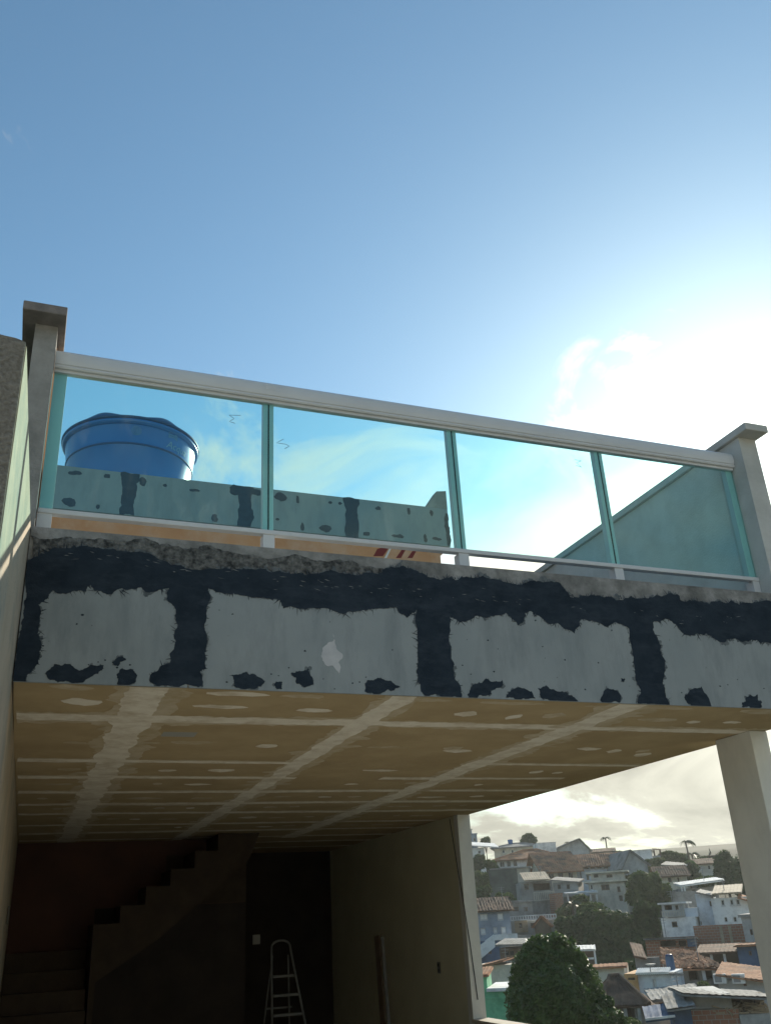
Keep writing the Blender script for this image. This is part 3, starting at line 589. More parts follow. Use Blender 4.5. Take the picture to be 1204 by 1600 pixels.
#@@HILL@@
# ================================================================== HILLSIDE ACROSS THE VALLEY
for nm, a, b in (('h_white', (.80, .80, .77), (.86, .86, .83)), ('h_paleblue', (.60, .64, .68), (.68, .71, .74)), ('h_cream', (.62, .57, .46), (.70, .65, .53)),
                 ('h_beige', (.50, .475, .41), (.58, .555, .48)), ('h_grey', (.38, .385, .375), (.48, .485, .47)), ('h_bluegrey', (.23, .28, .35), (.30, .35, .42)),
                 ('h_concrete', (.24, .235, .22), (.36, .35, .33)), ('h_darkgreen', (.075, .09, .08), (.12, .135, .12)), ('h_green', (.14, .46, .25), (.19, .54, .30)),
                 ('h_blue', (.06, .11, .19), (.09, .15, .25)), ('h_orange', (.62, .33, .13), (.70, .40, .18)), ('h_brown', (.13, .09, .06), (.19, .14, .10)), ('h_tan', (.42, .33, .22), (.5, .40, .28))):
    mat(nm, a, b, 0.9, 0.9, 9, 0.2, 8, stain=tuple(c*0.55 for c in a), stain_scale=0.55)
mat('h_brick', (.30, .12, .07), (.40, .19, .11), 0.9, 1.2, 9, 0.2, 8, stain=(.22, .11, .08), stain_scale=.6)
def brickify(m):             # hollow clay blocks with mortar joints, on the wall's own coordinates
    nt = m.node_tree; N = nt.nodes; L = nt.links; b = N['Principled BSDF']; src = b.inputs['Base Color'].links[0].from_socket
    tc = N.new('ShaderNodeTexCoord'); sp = N.new('ShaderNodeSeparateXYZ'); L.new(tc.outputs['Object'], sp.inputs[0]); cb_ = N.new('ShaderNodeCombineXYZ')
    L.new(sp.outputs[0], cb_.inputs[0]); L.new(sp.outputs[2], cb_.inputs[1]); bt = N.new('ShaderNodeTexBrick'); L.new(cb_.outputs[0], bt.inputs[0])
    bt.inputs['Scale'].default_value = 1.0; bt.inputs['Brick Width'].default_value = .4; bt.inputs['Row Height'].default_value = .22; bt.inputs['Mortar Size'].default_value = .018
    L.new(src, bt.inputs['Color1']); bt.inputs['Color2'].default_value = (.36, .16, .09, 1); bt.inputs['Mortar'].default_value = (.36, .31, .26, 1); L.new(bt.outputs['Color'], b.inputs['Base Color'])
brickify(MATS['h_brick'])
mat('h_tile', (.36, .16, .085), (.52, .27, .15), 0.9, 1.1, 9, 0.3, 6, stain=(.10, .075, .06), stain_scale=.5, spec=0.06)
mat('h_tile_dark', (.14, .08, .055), (.24, .15, .10), 0.9, 1.1, 9, 0.3, 6, stain=(.06, .055, .045), stain_scale=.5, spec=0.06)
mat('h_fibre', (.22, .22, .21), (.33, .325, .31), 0.85, .8, 9, 0.3, 6, stain=(.13, .13, .12), stain_scale=.5, spec=0.06)
mat('h_pane', (.012, .016, .02), (.03, .036, .042), 0.12, 2, 3, 0.0, spec=0.6)
mat('h_frame', (.55, .55, .53), None, 0.6, 2, 3, 0.0)
mat('h_metal', (.20, .21, .22), (.28, .29, .30), 0.5, 2, 3, 0.0, metal=0.3)

class Lot:                       # a vertical working plane at a real distance, facing roughly the camera
    def __init__(s, D, px, yaw=0.0, z0=None):
        d = ray(px, 1425); az = math.atan2(d[0], d[1]); s.o = Vector((D*math.sin(az), D*math.cos(az), 0))
        s.rz = -az + rad(yaw)
        s.u = Vector((math.cos(s.rz), math.sin(s.rz), 0)); s.n = Vector((-math.sin(s.rz), math.cos(s.rz), 0))     # n points away from the camera
        s.base = terrain(s.o.x, s.o.y) - 1.2
    def uz(s, x, y):
        d = Vector(ray(x, y)); t = s.o.dot(s.n)/d.dot(s.n); p = d*t; return (p-s.o).dot(s.u), p.z - s.base
    def root(s, name, label, cat='house', group=None):
        s.r = empty(name, (s.o.x, s.o.y, s.base), label, cat, group, s.rz); ORG[s.r.name] = Vector((0, 0, 0)); return s
def arc_fill(mb, a, b, zt, rise, y):          # corners above an arched opening
    n = 6; c = (a+b)/2; R = (b-a)/2
    for sgn in (-1, 1):
        arc = [(c+sgn*R*math.cos(t), zt-rise+rise*math.sin(t)) for t in np.linspace(0, math.pi/2, n)]
        mb.prism([(p[0], y, p[1]) for p in arc]+[(c+sgn*R, y, zt)], (0, 0.12, 0))
def wall(L, x0, x1, yt, yb, depth, m, wins=(), name='wall', y0=0.0, ground=False, parent=None):
    """box of masonry with real window openings; wins: (x0,x1,y0,y1,style)"""
    ym = (yt+yb)/2; xm = (x0+x1)/2
    u0 = L.uz(x0, ym)[0]; u1 = L.uz(x1, ym)[0]; z1 = L.uz(xm, yt)[1]; z0 = 0.0 if ground else L.uz(xm, yb)[1]
    ops = []
    for w in wins:
        a, zt = L.uz(w[0], w[2]); b, zb = L.uz(w[1], w[3]); zt = L.uz((w[0]+w[1])/2, w[2])[1]; zb = L.uz((w[0]+w[1])/2, w[3])[1]
        a = max(a, u0+.05); b = min(b, u1-.05); zt = min(zt, z1-.05); zb = max(zb, z0+.03)
        if b-a > 0.1 and zt-zb > 0.1: ops.append((a, b, zb, zt, w[4] if len(w) > 4 else 'rect'))
    us = sorted({u0, u1, *[o[0] for o in ops], *[o[1] for o in ops]}); zs = sorted({z0, z1, *[o[2] for o in ops], *[o[3] for o in ops]})
    mb = MB()
    for i in range(len(us)-1):
        for j in range(len(zs)-1):
            cu, cz = (us[i]+us[i+1])/2, (zs[j]+zs[j+1])/2
            if any(o[0] < cu < o[1] and o[2] < cz < o[3] for o in ops): continue
            mb.add([(us[i], y0, zs[j]), (us[i+1], y0, zs[j]), (us[i+1], y0, zs[j+1]), (us[i], y0, zs[j+1])], [(0, 1, 2, 3)])
    y1 = y0+depth
    mb.add([(u0, y0, z0), (u1, y0, z0), (u1, y1, z0), (u0, y1, z0), (u0, y0, z1), (u1, y0, z1), (u1, y1, z1), (u0, y1, z1)], [(0, 3, 2, 1), (4, 5, 6, 7), (1, 2, 6, 5), (2, 3, 7, 6), (3, 0, 4, 7)])
    for a, b, zb, zt, sty in ops:
        dp = y0+0.22 if sty != 'deep' else y0+1.6
        mb.add([(a, y0, zb), (b, y0, zb), (b, y0, zt), (a, y0, zt), (a, dp, zb), (b, dp, zb), (b, dp, zt), (a, dp, zt)], [(0, 1, 5, 4), (1, 2, 6, 5), (2, 3, 7, 6), (3, 0, 4, 7)])
        if sty == 'arch': arc_fill(mb, a, b, zt, min((b-a)/2, (zt-zb)*.5), y0+0.001)
    o = mb.build(name, m, parent or L.r, local=True)
    for a, b, zb, zt, sty in ops:
        dp = y0+0.2 if sty != 'deep' else y0+1.58
        if sty == 'deep':
            MB().box(a, b, dp-.02, dp, zb, zt).build('recess_wall', 'h_brown', o, local=True); continue
        f = 0.07; w = MB().box(a, a+f, dp-.06, dp, zb, zt).box(b-f, b, dp-.06, dp, zb, zt).box(a+f, b-f, dp-.06, dp, zb, zb+f).box(a+f, b-f, dp-.06, dp, zt-f, zt)
        if b-a > 0.7: w.box((a+b)/2-.03, (a+b)/2+.03, dp-.05, dp, zb+f, zt-f)
        if sty == 'shutter':
            w2 = w.build('window', 'h_frame', o, local=True)
            for k in range(6):
                zz = zb+f+(zt-zb-2*f)*(k+.5)/6; MB().box(a+f, b-f, dp-.045, dp-.02, zz-(zt-zb)*.07, zz+(zt-zb)*.06).build('louvre', 'h_frame', w2, local=True) if k < 1 else None
            MB().box(a+f, b-f, dp-.03, dp-.005, zb+f, zt-f).build('shutter', 'h_white', w2, local=True)
        else:
            w2 = w.build('window', 'h_frame' if sty != 'dark' else 'h_brown', o, local=True)
            MB().box(a+f*.5, b-f*.5, dp-.025, dp-.01, zb+f*.5, zt-f*.5).build('pane', 'h_pane', w2, local=True)
            MB().box(a-.06, b+.06, y0-.06, y0-.001, zb-.08, zb-.002).build('sill', 'h_frame', o, local=True) if sty == 'rect' else None
    o['uz'] = (u0, u1, z0, z1, y0, y1)
    return o
def slope(mb, A, B, C, D, pitch=0.32, amp=0.06, jitter=0.03, th=0.10):
    """corrugated roof plane: A-B eave, D-C ridge; solid underneath"""
    A, B, C, D = map(Vector, (A, B, C, D)); n = (B-A).cross(D-A)
    if n.length < 1e-6: n = (B-A).cross(C-A)
    n.normalize(); n = n if n.z > 0 else -n
    nu = max(4, int((B-A).length/pitch))*3; nv = max(2, int(((D+C)/2-(A+B)/2).length/0.45))
    vs = []
    for j in range(nv+1):
        t = j/nv
        for i in range(nu+1):
            s = i/nu; p = (A.lerp(B, s)).lerp(D.lerp(C, s), t)
            vs.append(p + n*(amp*(abs(math.cos(math.pi*i/3.0))) + random.uniform(-jitter, jitter)))
    fs = [(j*(nu+1)+i, j*(nu+1)+i+1, (j+1)*(nu+1)+i+1, (j+1)*(nu+1)+i) for j in range(nv) for i in range(nu)]
    mb.add(vs, fs); dn = n*-th
    q = [A, B, C, D] if (C-D).length > 1e-4 else [A, B, C]
    mb.prism([p-n*0.035 for p in q], dn)
def hip(L, w, rise, over=.5, m='h_tile', ridge=None, name='roof'):
    u0, u1, z0, z1, y0, y1 = w['uz']; u0 -= over; u1 += over; y0 -= over; y1 += over; z = z1+.06
    h = (y1-y0)/2; yc = y0+h; r0, r1 = ridge or (u0+min(h, (u1-u0)*.4), u1-min(h, (u1-u0)*.4))
    mb = MB(); zr = z+rise
    slope(mb, (u0, y0, z), (u1, y0, z), (r1, yc, zr), (r0, yc, zr)); slope(mb, (u1, y1, z), (u0, y1, z), (r0, yc, zr), (r1, yc, zr))
    slope(mb, (u1, y0, z), (u1, y1, z), (r1, yc, zr), (r1, yc, zr)); slope(mb, (u0, y1, z), (u0, y0, z), (r0, yc, zr), (r0, yc, zr))
    o = mb.build(name, m, L.r, local=True)
    MB().tube([(u0, y0, z+.05), (r0, yc, zr+.07)], .13, 6).tube([(r0, yc, zr+.07), (r1, yc, zr+.07)], .13, 6).tube([(u1, y0, z+.05), (r1, yc, zr+.07)], .13, 6).build('ridge_tiles', m, o, local=True)
    return o
def gable(L, w, rise, over=.5, m='h_tile', axis='u', gm='h_cream', peak=0.5):
    u0, u1, z0, z1, y0, y1 = w['uz']; mb = MB(); z = z1+.05; o_ = over
    if axis == 'u':
        yc = y0+(y1-y0)*peak; k = rise/(yc-y0)
        slope(mb, (u0-o_, y0-o_, z-o_*k), (u1+o_, y0-o_, z-o_*k), (u1+o_, yc, z+rise), (u0-o_, yc, z+rise)); slope(mb, (u1+o_, y1+o_, z-o_*k), (u0-o_, y1+o_, z-o_*k), (u0-o_, yc, z+rise), (u1+o_, yc, z+rise))
        g = [[(u, y0, z1), (u, y1, z1), (u, yc, z1+rise)] for u in (u0+.02, u1-.17)]; off = (.15, 0, 0)
    else:
        uc = u0+(u1-u0)*peak; k0 = rise/(uc-u0); k1 = rise/(u1-uc)
        slope(mb, (u0-o_, y1+o_, z-o_*k0), (u0-o_, y0-o_, z-o_*k0), (uc, y0-o_, z+rise), (uc, y1+o_, z+rise)); slope(mb, (u1+o_, y0-o_, z-o_*k1), (u1+o_, y1+o_, z-o_*k1), (uc, y1+o_, z+rise), (uc, y0-o_, z+rise))
        g = [[(u0, y, z1), (u1, y, z1), (uc, y, z1+rise)] for y in (y0+.02, y1-.17)]; off = (0, .15, 0)
    o = mb.build('roof', m, L.r, local=True)
    for q in g: MB().prism(q, off).build('gable_wall', gm, L.r, local=True)
    return o
def shed(L, x0, x1, yl, yr, d, dy, m='h_fibre', y0=-.5, z_back=None, name='roof', th=.08):
    """sheet roof seen edge-on: left edge pixel y yl, right edge yr; runs back d metres rising dy"""
    a = L.uz(x0, yl); b = L.uz(x1, yr); mb = MB()
    slope(mb, (a[0], y0, a[1]), (b[0], y0, b[1]), (b[0], y0+d, b[1]+dy), (a[0], y0+d, a[1]+dy), 0.3, .045, .015, th)
    return mb.build(name, m, L.r, local=True)
def flat(L, w, over=.35, th=.22, m='h_concrete', para=0.0):
    u0, u1, z0, z1, y0, y1 = w['uz']; o = MB().box(u0-over, u1+over, y0-over, y1+over, z1+.002, z1+th).build('roof_slab', m, L.r, local=True)
    if para:
        p = MB()
        for b in ((u0, u1, y0, y0+.15), (u0, u0+.15, y0+.152, y1), (u1-.15, u1, y0+.152, y1)): p.box(*b, z1+th+.002, z1+th+para)
        p.build('parapet', m, L.r, local=True)
    return o
def posts(L, xs, yt, yb, m='h_white', w=.18, y=0.0):
    for x in xs:
        u, zt = L.uz(x, yt); zb = L.uz(x, yb)[1]; MB().box(u-w/2, u+w/2, y-w/2, y+w/2, zb, zt).build('porch_post', m, L.r, local=True)
def rail(L, x0, x1, yt, yb, m='h_white', y=-.4, n=None, solid=False):
    u0, z1 = L.uz(x0, yt); u1 = L.uz(x1, yt)[0]; z0 = L.uz((x0+x1)/2, yb)[1]; b = MB().box(u0, u1, y-.05, y+.05, z1-.1, z1).box(u0, u1, y-.05, y+.05, z0, z0+.1)
    r = b.build('balustrade', m, L.r, local=True)
    n = n or max(3, int((u1-u0)/.35))
    for k in range(n+1):
        u = u0+.05+(u1-u0-.1)*k/n; MB().box(u-.05, u+.05, y-.04, y+.04, z0+.1, z1-.1).build('baluster', m, r, local=True)
def btank(D, px, py, dia, h, label):           # roof-top water tank
    L = Lot(D, px); u, z = L.uz(px, py); c = Vector((L.o.x+L.u.x*u, L.o.y+L.u.y*u, z+L.base))
    t = empty('roof_tank', c, label, 'water tank', 'small roof tanks on the hill')
    b = MB().lathe([(dia*.42, 0), (dia*.5, h*.8), (dia*.5, h*.82)], c, 20).build('body', 'tank_blue', t, True)
    MB().lathe([(dia*.53, h*.82), (dia*.54, h*.88), (dia*.3, h*.97), (.05, h)], c, 20).build('lid', 'tank_dark', t, True)

# ---- skyline row
L = Lot(190, 736, 6).root('house', 'tall narrow blue grey house at the far left of the skyline')
w = wall(L, 722, 746, 1304, 1340, 8, 'h_bluegrey', [(731, 735, 1309, 1315), (739, 743, 1309, 1315)], ground=True); flat(L, w, .1, .2, 'h_bluegrey')
w2 = wall(L, 725, 738, 1295.5, 1303, 4, 'h_bluegrey', name='water_room', y0=1.5); flat(L, w2, .15, .12)
L = Lot(172, 752, 4).root('house', 'low white house with a serrated white roof edge left of the skyline')
w = wall(L, 726, 757, 1325, 1345, 7, 'h_white', [(733, 738, 1329, 1334), (746, 751, 1329, 1334)], ground=True); shed(L, 722, 778, 1321, 1324, 8, 1.2, 'h_white', -.8)
L = Lot(182, 806, -5).root('house', 'long cream house with low sheet roof behind the arcaded white villa')
w = wall(L, 772, 842, 1324, 1345, 9, 'h_cream', [(784, 788, 1328, 1333), (798, 802, 1328, 1333), (816, 820, 1327, 1332)], ground=True); hip(L, w, .9, .6, 'h_fibre')
btank(181, 797, 1319, .95, .85, 'small blue water tank on the long cream house roof')
L = Lot(170, 855, 8).root('house', 'blank white block rising behind the arcaded villa roof')
w = wall(L, 840, 869, 1317, 1345, 6, 'h_white', ground=True); flat(L, w, .05, .1, 'h_white')
L = Lot(176, 895, 12).root('house', 'grey gabled house with weathered roof left of the thin skyline palm')
w = wall(L, 866, 921, 1327, 1350, 10, 'h_grey', [(886, 892, 1331, 1336)], ground=True); gable(L, w, 1.7, .5, 'h_fibre', 'y', 'h_grey', .75)
L = Lot(186, 932, 0).root('house', 'plain pale hut with shallow roof on the crest under the thin palm')
w = wall(L, 912, 960, 1331, 1350, 7, 'h_beige', [(938, 942, 1334, 1338)], ground=True); gable(L, w, .7, .4, 'h_tile_dark', 'u', 'h_beige')
L = Lot(166, 1001, -4).root('house', 'white windowless upper block on the skyline right of the pale blue house')
w = wall(L, 983, 1018, 1329, 1350, 7, 'h_white', ground=True); flat(L, w, .1, .12, 'h_white')
L = Lot(168, 1026, 0).root('roof_shelter', 'tiny open rooftop shelter on the skyline between two bushes', 'shelter')
posts(L, (1020.5, 1030), 1328, 1338, 'h_brown', .25); shed(L, 1018, 1032, 1326.5, 1327.5, 2.5, .2, 'h_tile_dark', -.6)
MB().box(L.uz(1019, 1338)[0], L.uz(1031, 1338)[0], -.2, 2, 0, L.uz(1025, 1337)[1]).build('base', 'h_grey', L.r, local=True)
L = Lot(175, 1105, 0).root('pergola', 'long thin flat pergola against the bright sky beside the windblown palm', 'pergola')
posts(L, (1090, 1099, 1108, 1117), 1338, 1345, 'h_brown', .2); shed(L, 1086, 1122, 1338, 1336.5, 3, .1, 'h_brown', -.6)
wall(L, 1086, 1122, 1344, 1352, 5, 'h_grey', ground=True, name='base')
L = Lot(158, 1100, 0).root('house', 'beige house with a round window below the thin pergola')
w = wall(L, 1085, 1120, 1349, 1368, 7, 'h_beige', [(1104, 1110, 1352, 1359, 'arch'), (1090, 1095, 1353, 1359)], ground=True); gable(L, w, .8, .4, 'h_tile_dark', 'u', 'h_beige')
# ---- villa row
L = Lot(150, 826, -6).root('villa', 'white villa with three dark arches and a hipped tile roof')
w = wall(L, 776, 874, 1342.5, 1360, 10, 'h_white', [(780, 788, 1346, 1355, 'arch'), (790.5, 798, 1345, 1354.5, 'arch'), (800.5, 808, 1344, 1354, 'arch'), (834, 840.5, 1344, 1354.5, 'arch'), (823, 826, 1346, 1349, 'dark'), (829, 831.5, 1346, 1349, 'dark'), (861, 864, 1345.5, 1348, 'dark')], ground=False)
hip(L, w, 1.55, .7); wall(L, 826, 868, 1360.3, 1372, 8, 'h_white', [(832, 839, 1364, 1369, 'dark'), (847, 853, 1364, 1369, 'dark')], name='lower_storey', ground=True, y0=.6)
wall(L, 776, 825.5, 1360.3, 1372, 8, 'h_beige', name='lower_storey', ground=True, y0=.9)
L = Lot(139, 796, -4).root('retaining_wall', 'dark mossy retaining block below the arcaded white villa', 'wall')
w = wall(L, 765, 809, 1357, 1407, 6, 'h_darkgreen', ground=True); wall(L, 809.2, 828, 1356, 1410, 5, 'h_beige', name='pale_return', ground=True, y0=.3)
wall(L, 764, 829, 1355.5, 1357.2, 6.4, 'h_concrete', name='coping', y0=-.2)
L = Lot(141, 876, 14).root('house', 'cream house with three tall shuttered windows and sweeping tile roof')
w = wall(L, 852, 901, 1358, 1380, 9, 'h_cream', [(856, 865, 1364, 1373, 'dark'), (871, 880, 1362.5, 1375, 'dark'), (886.5, 895.5, 1360.5, 1376, 'dark')], ground=True)
gable(L, w, 2.6, .9, 'h_tile', 'u', 'h_cream', .6)
L = Lot(143, 945, 4).root('house', 'pale blue house with a row of square windows under a brown roof')
w = wall(L, 900, 987, 1350.5, 1380, 9, 'h_paleblue', [(910, 919, 1351.5, 1358, 'dark'), (921, 929, 1351.5, 1357.5, 'dark'), (932, 939, 1351.5, 1357, 'dark'), (941.5, 949, 1351.5, 1357, 'dark'), (957, 965, 1351.5, 1357, 'dark'), (915, 920, 1366, 1375, 'dark'), (905, 908, 1360, 1372, 'dark')], ground=True)
gable(L, w, 1.7, .7, 'h_tile', 'u', 'h_paleblue')
L = Lot(137, 996, 18).root('house', 'grey gable ended house overlapping the right of the pale blue house')
w = wall(L, 974, 1012, 1350, 1372, 9, 'h_grey', ground=True); gable(L, w, 1.8, .4, 'h_fibre', 'y', 'h_grey', .35)
L = Lot(128, 946, -3).root('house', 'beige two storey flat roofed house below the pale blue house')
w = wall(L, 920, 976, 1378, 1412, 8, 'h_beige', [(938, 952, 1382, 1391, 'dark'), (920.8, 926, 1382, 1390), (963, 969, 1385, 1394, 'dark'), (966, 973, 1399, 1408, 'dark')], ground=True); flat(L, w, .5, .2, 'h_cream')
w2 = wall(L, 922, 974, 1363.5, 1375.5, 7, 'h_beige', [(926, 934, 1366, 1371, 'dark'), (946, 956, 1366, 1371, 'dark')], name='upper_storey', y0=.5); flat(L, w2, .6, .18, 'h_cream')
L = Lot(123, 908, 3).root('porch', 'white flat porch roof on thin posts beside the small palm', 'porch')
shed(L, 882, 933, 1396, 1393, 5, .2, 'h_white', -.4); posts(L, (921.5, 886, 931), 1397, 1412); wall(L, 884, 932, 1399, 1420, 5, 'h_concrete', [(890, 898, 1401, 1410, 'dark')], y0=3, ground=True)
L = Lot(126, 840, 6).root('house', 'dark concrete house with sunlit tan awning roof below the villa')
w = wall(L, 814, 864, 1377, 1420, 7, 'h_concrete', [(818, 826, 1381, 1390, 'dark'), (832, 860, 1380, 1391, 'deep')], ground=True); shed(L, 817, 858, 1376, 1374, 5, 1.1, 'h_tan', -1.0); rail(L, 832, 865, 1394, 1407, 'h_beige', -.5, 11)
L = Lot(129, 884, -8).root('house', 'plain grey concrete annex right of the dark concrete house')
w = wall(L, 864, 903, 1378, 1400, 6, 'h_grey', [(870, 876, 1382, 1389, 'dark'), (884, 890, 1382, 1389, 'dark')], ground=True); shed(L, 860, 905, 1375, 1378, 6, .5, 'h_fibre')
L = Lot(121, 873, 10).root('brick_wall', 'narrow raw brick wall stub left of the small palm', 'wall')
wall(L, 867, 880, 1395, 1425, 4, 'h_brick', ground=True)
# ---- grey blue house with outside stair, left
L = Lot(105, 768, 5).root('house', 'grey blue house with white shuttered windows and outside stair')
w = wall(L, 730, 798, 1421.5, 1476, 8, 'h_bluegrey', [(749, 762, 1428, 1438.5, 'shutter'), (776, 786.5, 1427, 1438.5, 'shutter'), (750, 759, 1450, 1461, 'shutter'), (770, 777, 1449, 1459, 'shutter'), (782, 791, 1448, 1460, 'shutter')], ground=True)
gable(L, w, 1.2, .5, 'h_tile_dark', 'u', 'h_bluegrey')
a, za = L.uz(770, 1460); b, zb = L.uz(806, 1467); MB().box(a, b, -1.4, -.002, zb, zb+.15).build('balcony_floor', 'h_white', L.r, local=True)
MB().box(a, b, -1.4, -1.3, zb+.152, za).build('balcony_wall', 'h_white', L.r, local=True)
c, zc = L.uz(742, 1486); MB().prism([(c, -1.35, zc-1), (a-.02, -1.35, zb-.6), (a-.02, -1.35, za), (c, -1.35, zc+.3)], (0, 1.2, 0)).build('outside_stair', 'h_white', L.r, local=True)
wall(L, 741, 780, 1470, 1502, 1.0, 'h_blue', [(760, 766, 1478, 1490, 'dark')], name='stair_base', y0=-1.25, ground=True)
L = Lot(113, 832, -4).root('house', 'grubby grey house with pinkish corner and small gable behind the round tree')
w = wall(L, 798, 868, 1438, 1475, 7, 'h_grey', [(828, 835, 1442, 1450, 'dark'), (843, 847, 1444, 1450, 'dark')], ground=True); wall(L, 804, 824, 1438.5, 1457, .3, 'h_tan', [(810, 816, 1442, 1450, 'dark')], name='pink_corner', y0=-.32)
rail(L, 797, 869, 1431.5, 1437, 'h_white', -.6, 18); gable(L, wall(L, 838, 861, 1444, 1460, 3, 'h_brown', name='porch_room', y0=-3.1), .8, .3, 'h_tile', 'y', 'h_brown')
wall(L, 798, 880, 1459, 1480, .4, 'h_concrete', name='yard_wall', y0=-5, ground=True)
L = Lot(117, 800, 0).root('house', 'dark weathered stone house stacked above the grey blue roof')
w = wall(L, 786, 832, 1410, 1440, 6, 'h_concrete', [(800, 810, 1417, 1424, 'dark'), (817, 824, 1417, 1424, 'dark')], ground=True); flat(L, w, .3)
L = Lot(84, 800, -8).root('shed', 'brown plank shed with flat roof left of the round tree', 'shed')
w = wall(L, 781, 824, 1481, 1510, 5, 'h_brown', [(786, 804, 1485, 1494, 'dark')], ground=True); shed(L, 775, 826, 1476, 1475, 6, .3, 'h_fibre', -.8)
L = Lot(78, 772, -14).root('house', 'cream walled house with a sunlit orange tile edge at the left')
w = wall(L, 738, 803, 1508, 1545, 6, 'h_cream', [(795, 799, 1515, 1522)], ground=True); shed(L, 736, 787, 1513, 1500, 5, .1, 'h_tile', -.5)
L = Lot(60, 770, -6).root('house', 'bright green house with white topped wall behind the pillar')
w = wall(L, 747, 800, 1549, 1600, 5, 'h_green', [(765, 767.5, 1572, 1580, 'dark')], ground=True); wall(L, 760, 800, 1543.5, 1548.8, 5.3, 'h_white', name='coping', y0=-.15)
wall(L, 742, 759.5, 1526, 1560, 2.5, 'h_green', [(746, 754, 1530, 1547, 'deep')], name='stair_tower', y0=.5, ground=True); shed(L, 740, 762, 1526, 1523, 3, .3, 'h_tile', .2)
b_ = L.uz(750, 1560); MB().box(b_[0], L.uz(799, 1560)[0], -.06, -.002, b_[1]-.08, b_[1]).build('moulding', 'h_green', L.r, local=True)
# ---- right middle
L = Lot(134, 1052, 6).root('house', 'cream house half hidden in bushes left of the windblown palm')
w = wall(L, 1030, 1072, 1367, 1385, 7, 'h_cream', [(1042, 1049, 1371, 1379, 'dark'), (1057, 1061, 1371, 1378, 'dark')], ground=True); gable(L, w, 1.2, .6, 'h_tile_dark', 'u', 'h_cream')
L = Lot(146, 1050, -8).root('house', 'weathered sheet roofed hut above the half hidden cream house')
w = wall(L, 1036, 1066, 1354, 1368, 6, 'h_beige', [(1045, 1050, 1357, 1362, 'dark')], ground=True); shed(L, 1032, 1070, 1351, 1354, 6, .6, 'h_fibre')
L = Lot(112, 1090, 8).root('house', 'unfinished concrete house with a tilted pale sheet roof')
w = wall(L, 1063, 1122, 1387, 1412, 7, 'h_concrete', [(1080, 1086, 1390, 1396, 'dark')], ground=True); shed(L, 1060, 1128, 1384, 1374.5, 6, .4, 'h_white', -1.2, th=.12)
posts(L, (1061.5, 1066), 1384, 1412, 'h_white', .15, -1.0); wall(L, 1047, 1090, 1393, 1415, .3, 'h_concrete', name='terrace_wall', y0=-2.0, ground=True)
L = Lot(98, 1106, -4).root('house', 'white house with gable side and blue grey upper wall above brick')
w = wall(L, 1089, 1113, 1396, 1446, 7, 'h_paleblue', [(1107, 1112.5, 1408, 1416, 'dark'), (1086, 1096, 1440, 1445.5, 'dark')], ground=True); shed(L, 1087, 1116, 1394, 1400, 6, .3, 'h_fibre')
w = wall(L, 1113.2, 1170, 1402, 1446, 8, 'h_white', [(1125, 1132, 1406, 1415), (1139, 1146, 1405.5, 1414.5), (1148.5, 1156, 1405, 1414), (1130, 1137, 1432.5, 1441, 'arch'), (1144, 1151.5, 1432, 1441, 'arch'), (1156, 1160, 1431, 1437, 'dark')], name='right_wing', y0=-.3, ground=True)
shed(L, 1112, 1158, 1397, 1394, 7, .8, 'h_tan', -.9); shed(L, 1152, 1174, 1402, 1408, 4, .3, 'h_tile', -1.2)
L = Lot(96, 1058, -6).root('house', 'white house with a railed balcony left of the gable sided white house')
w = wall(L, 1034, 1088, 1433, 1470, 7, 'h_white', [(1048, 1058, 1440, 1449, 'dark')], ground=True); w2 = wall(L, 1033, 1068, 1412.5, 1432.8, 5, 'h_grey', [(1036, 1049, 1414.5, 1422, 'deep'), (1053, 1059, 1414.5, 1421.5, 'dark')], name='upper_storey', y0=.3)
flat(L, w2, .3, .15, 'h_white'); rail(L, 1033, 1068, 1424, 1432.5, 'h_beige', -.25, 9); wall(L, 1068.2, 1088, 1418.5, 1432.8, 5, 'h_paleblue', name='rear_block', y0=.5)
L = Lot(92, 1125, -4).root('brick_wall', 'long raw brick wall with pale piers below the white house', 'wall')
w = wall(L, 1084, 1168, 1445, 1475, .4, 'h_brick', ground=True)
for x in (1124.5, 1138): u, z = L.uz(x, 1446); MB().box(u-.12, u+.12, -.05, -.002, L.uz(x, 1473)[1], z).build('pier', 'h_tan', L.r, local=True)
L = Lot(86, 1178, -6).root('house', 'pale weathered wall of a tall house beside the right column')
w = wall(L, 1163, 1215, 1432, 1500, 8, 'h_grey', [(1170, 1176, 1452, 1461, 'dark')], ground=True); flat(L, w, .2)
L = Lot(88, 1048, -3).root('house', 'flat roofed raw brick house with open shaded front')
w = wall(L, 1009, 1088, 1468, 1498, 7, 'h_brick', [(1030, 1056, 1469.5, 1479.5, 'deep'), (1058, 1072, 1469.5, 1479.5, 'deep')], ground=True); shed(L, 1005, 1088, 1466, 1463.5, 6, -.3, 'h_fibre', -.8); wall(L, 1073, 1087.5, 1466.5, 1479, .3, 'h_blue', name='blue_panel', y0=-.31)
L = Lot(80, 1122, -3).root('carport', 'dark tile carport on pale posts below the brick wall', 'carport')
shed(L, 1086, 1158, 1489, 1486, 6, .35, 'h_tile_dark', -.5); posts(L, (1109.5, 1130), 1489, 1505); wall(L, 1090, 1155, 1489, 1512, .3, 'h_brown', y0=5, ground=True)
L = Lot(79, 1172, -8).root('house', 'blue painted low house against the right column')
w = wall(L, 1153, 1200, 1479, 1515, 5, 'h_blue', [(1168, 1174, 1486, 1493, 'dark')], ground=True); shed(L, 1146, 1202, 1477, 1474, 5, .0, 'h_tile', -.5)
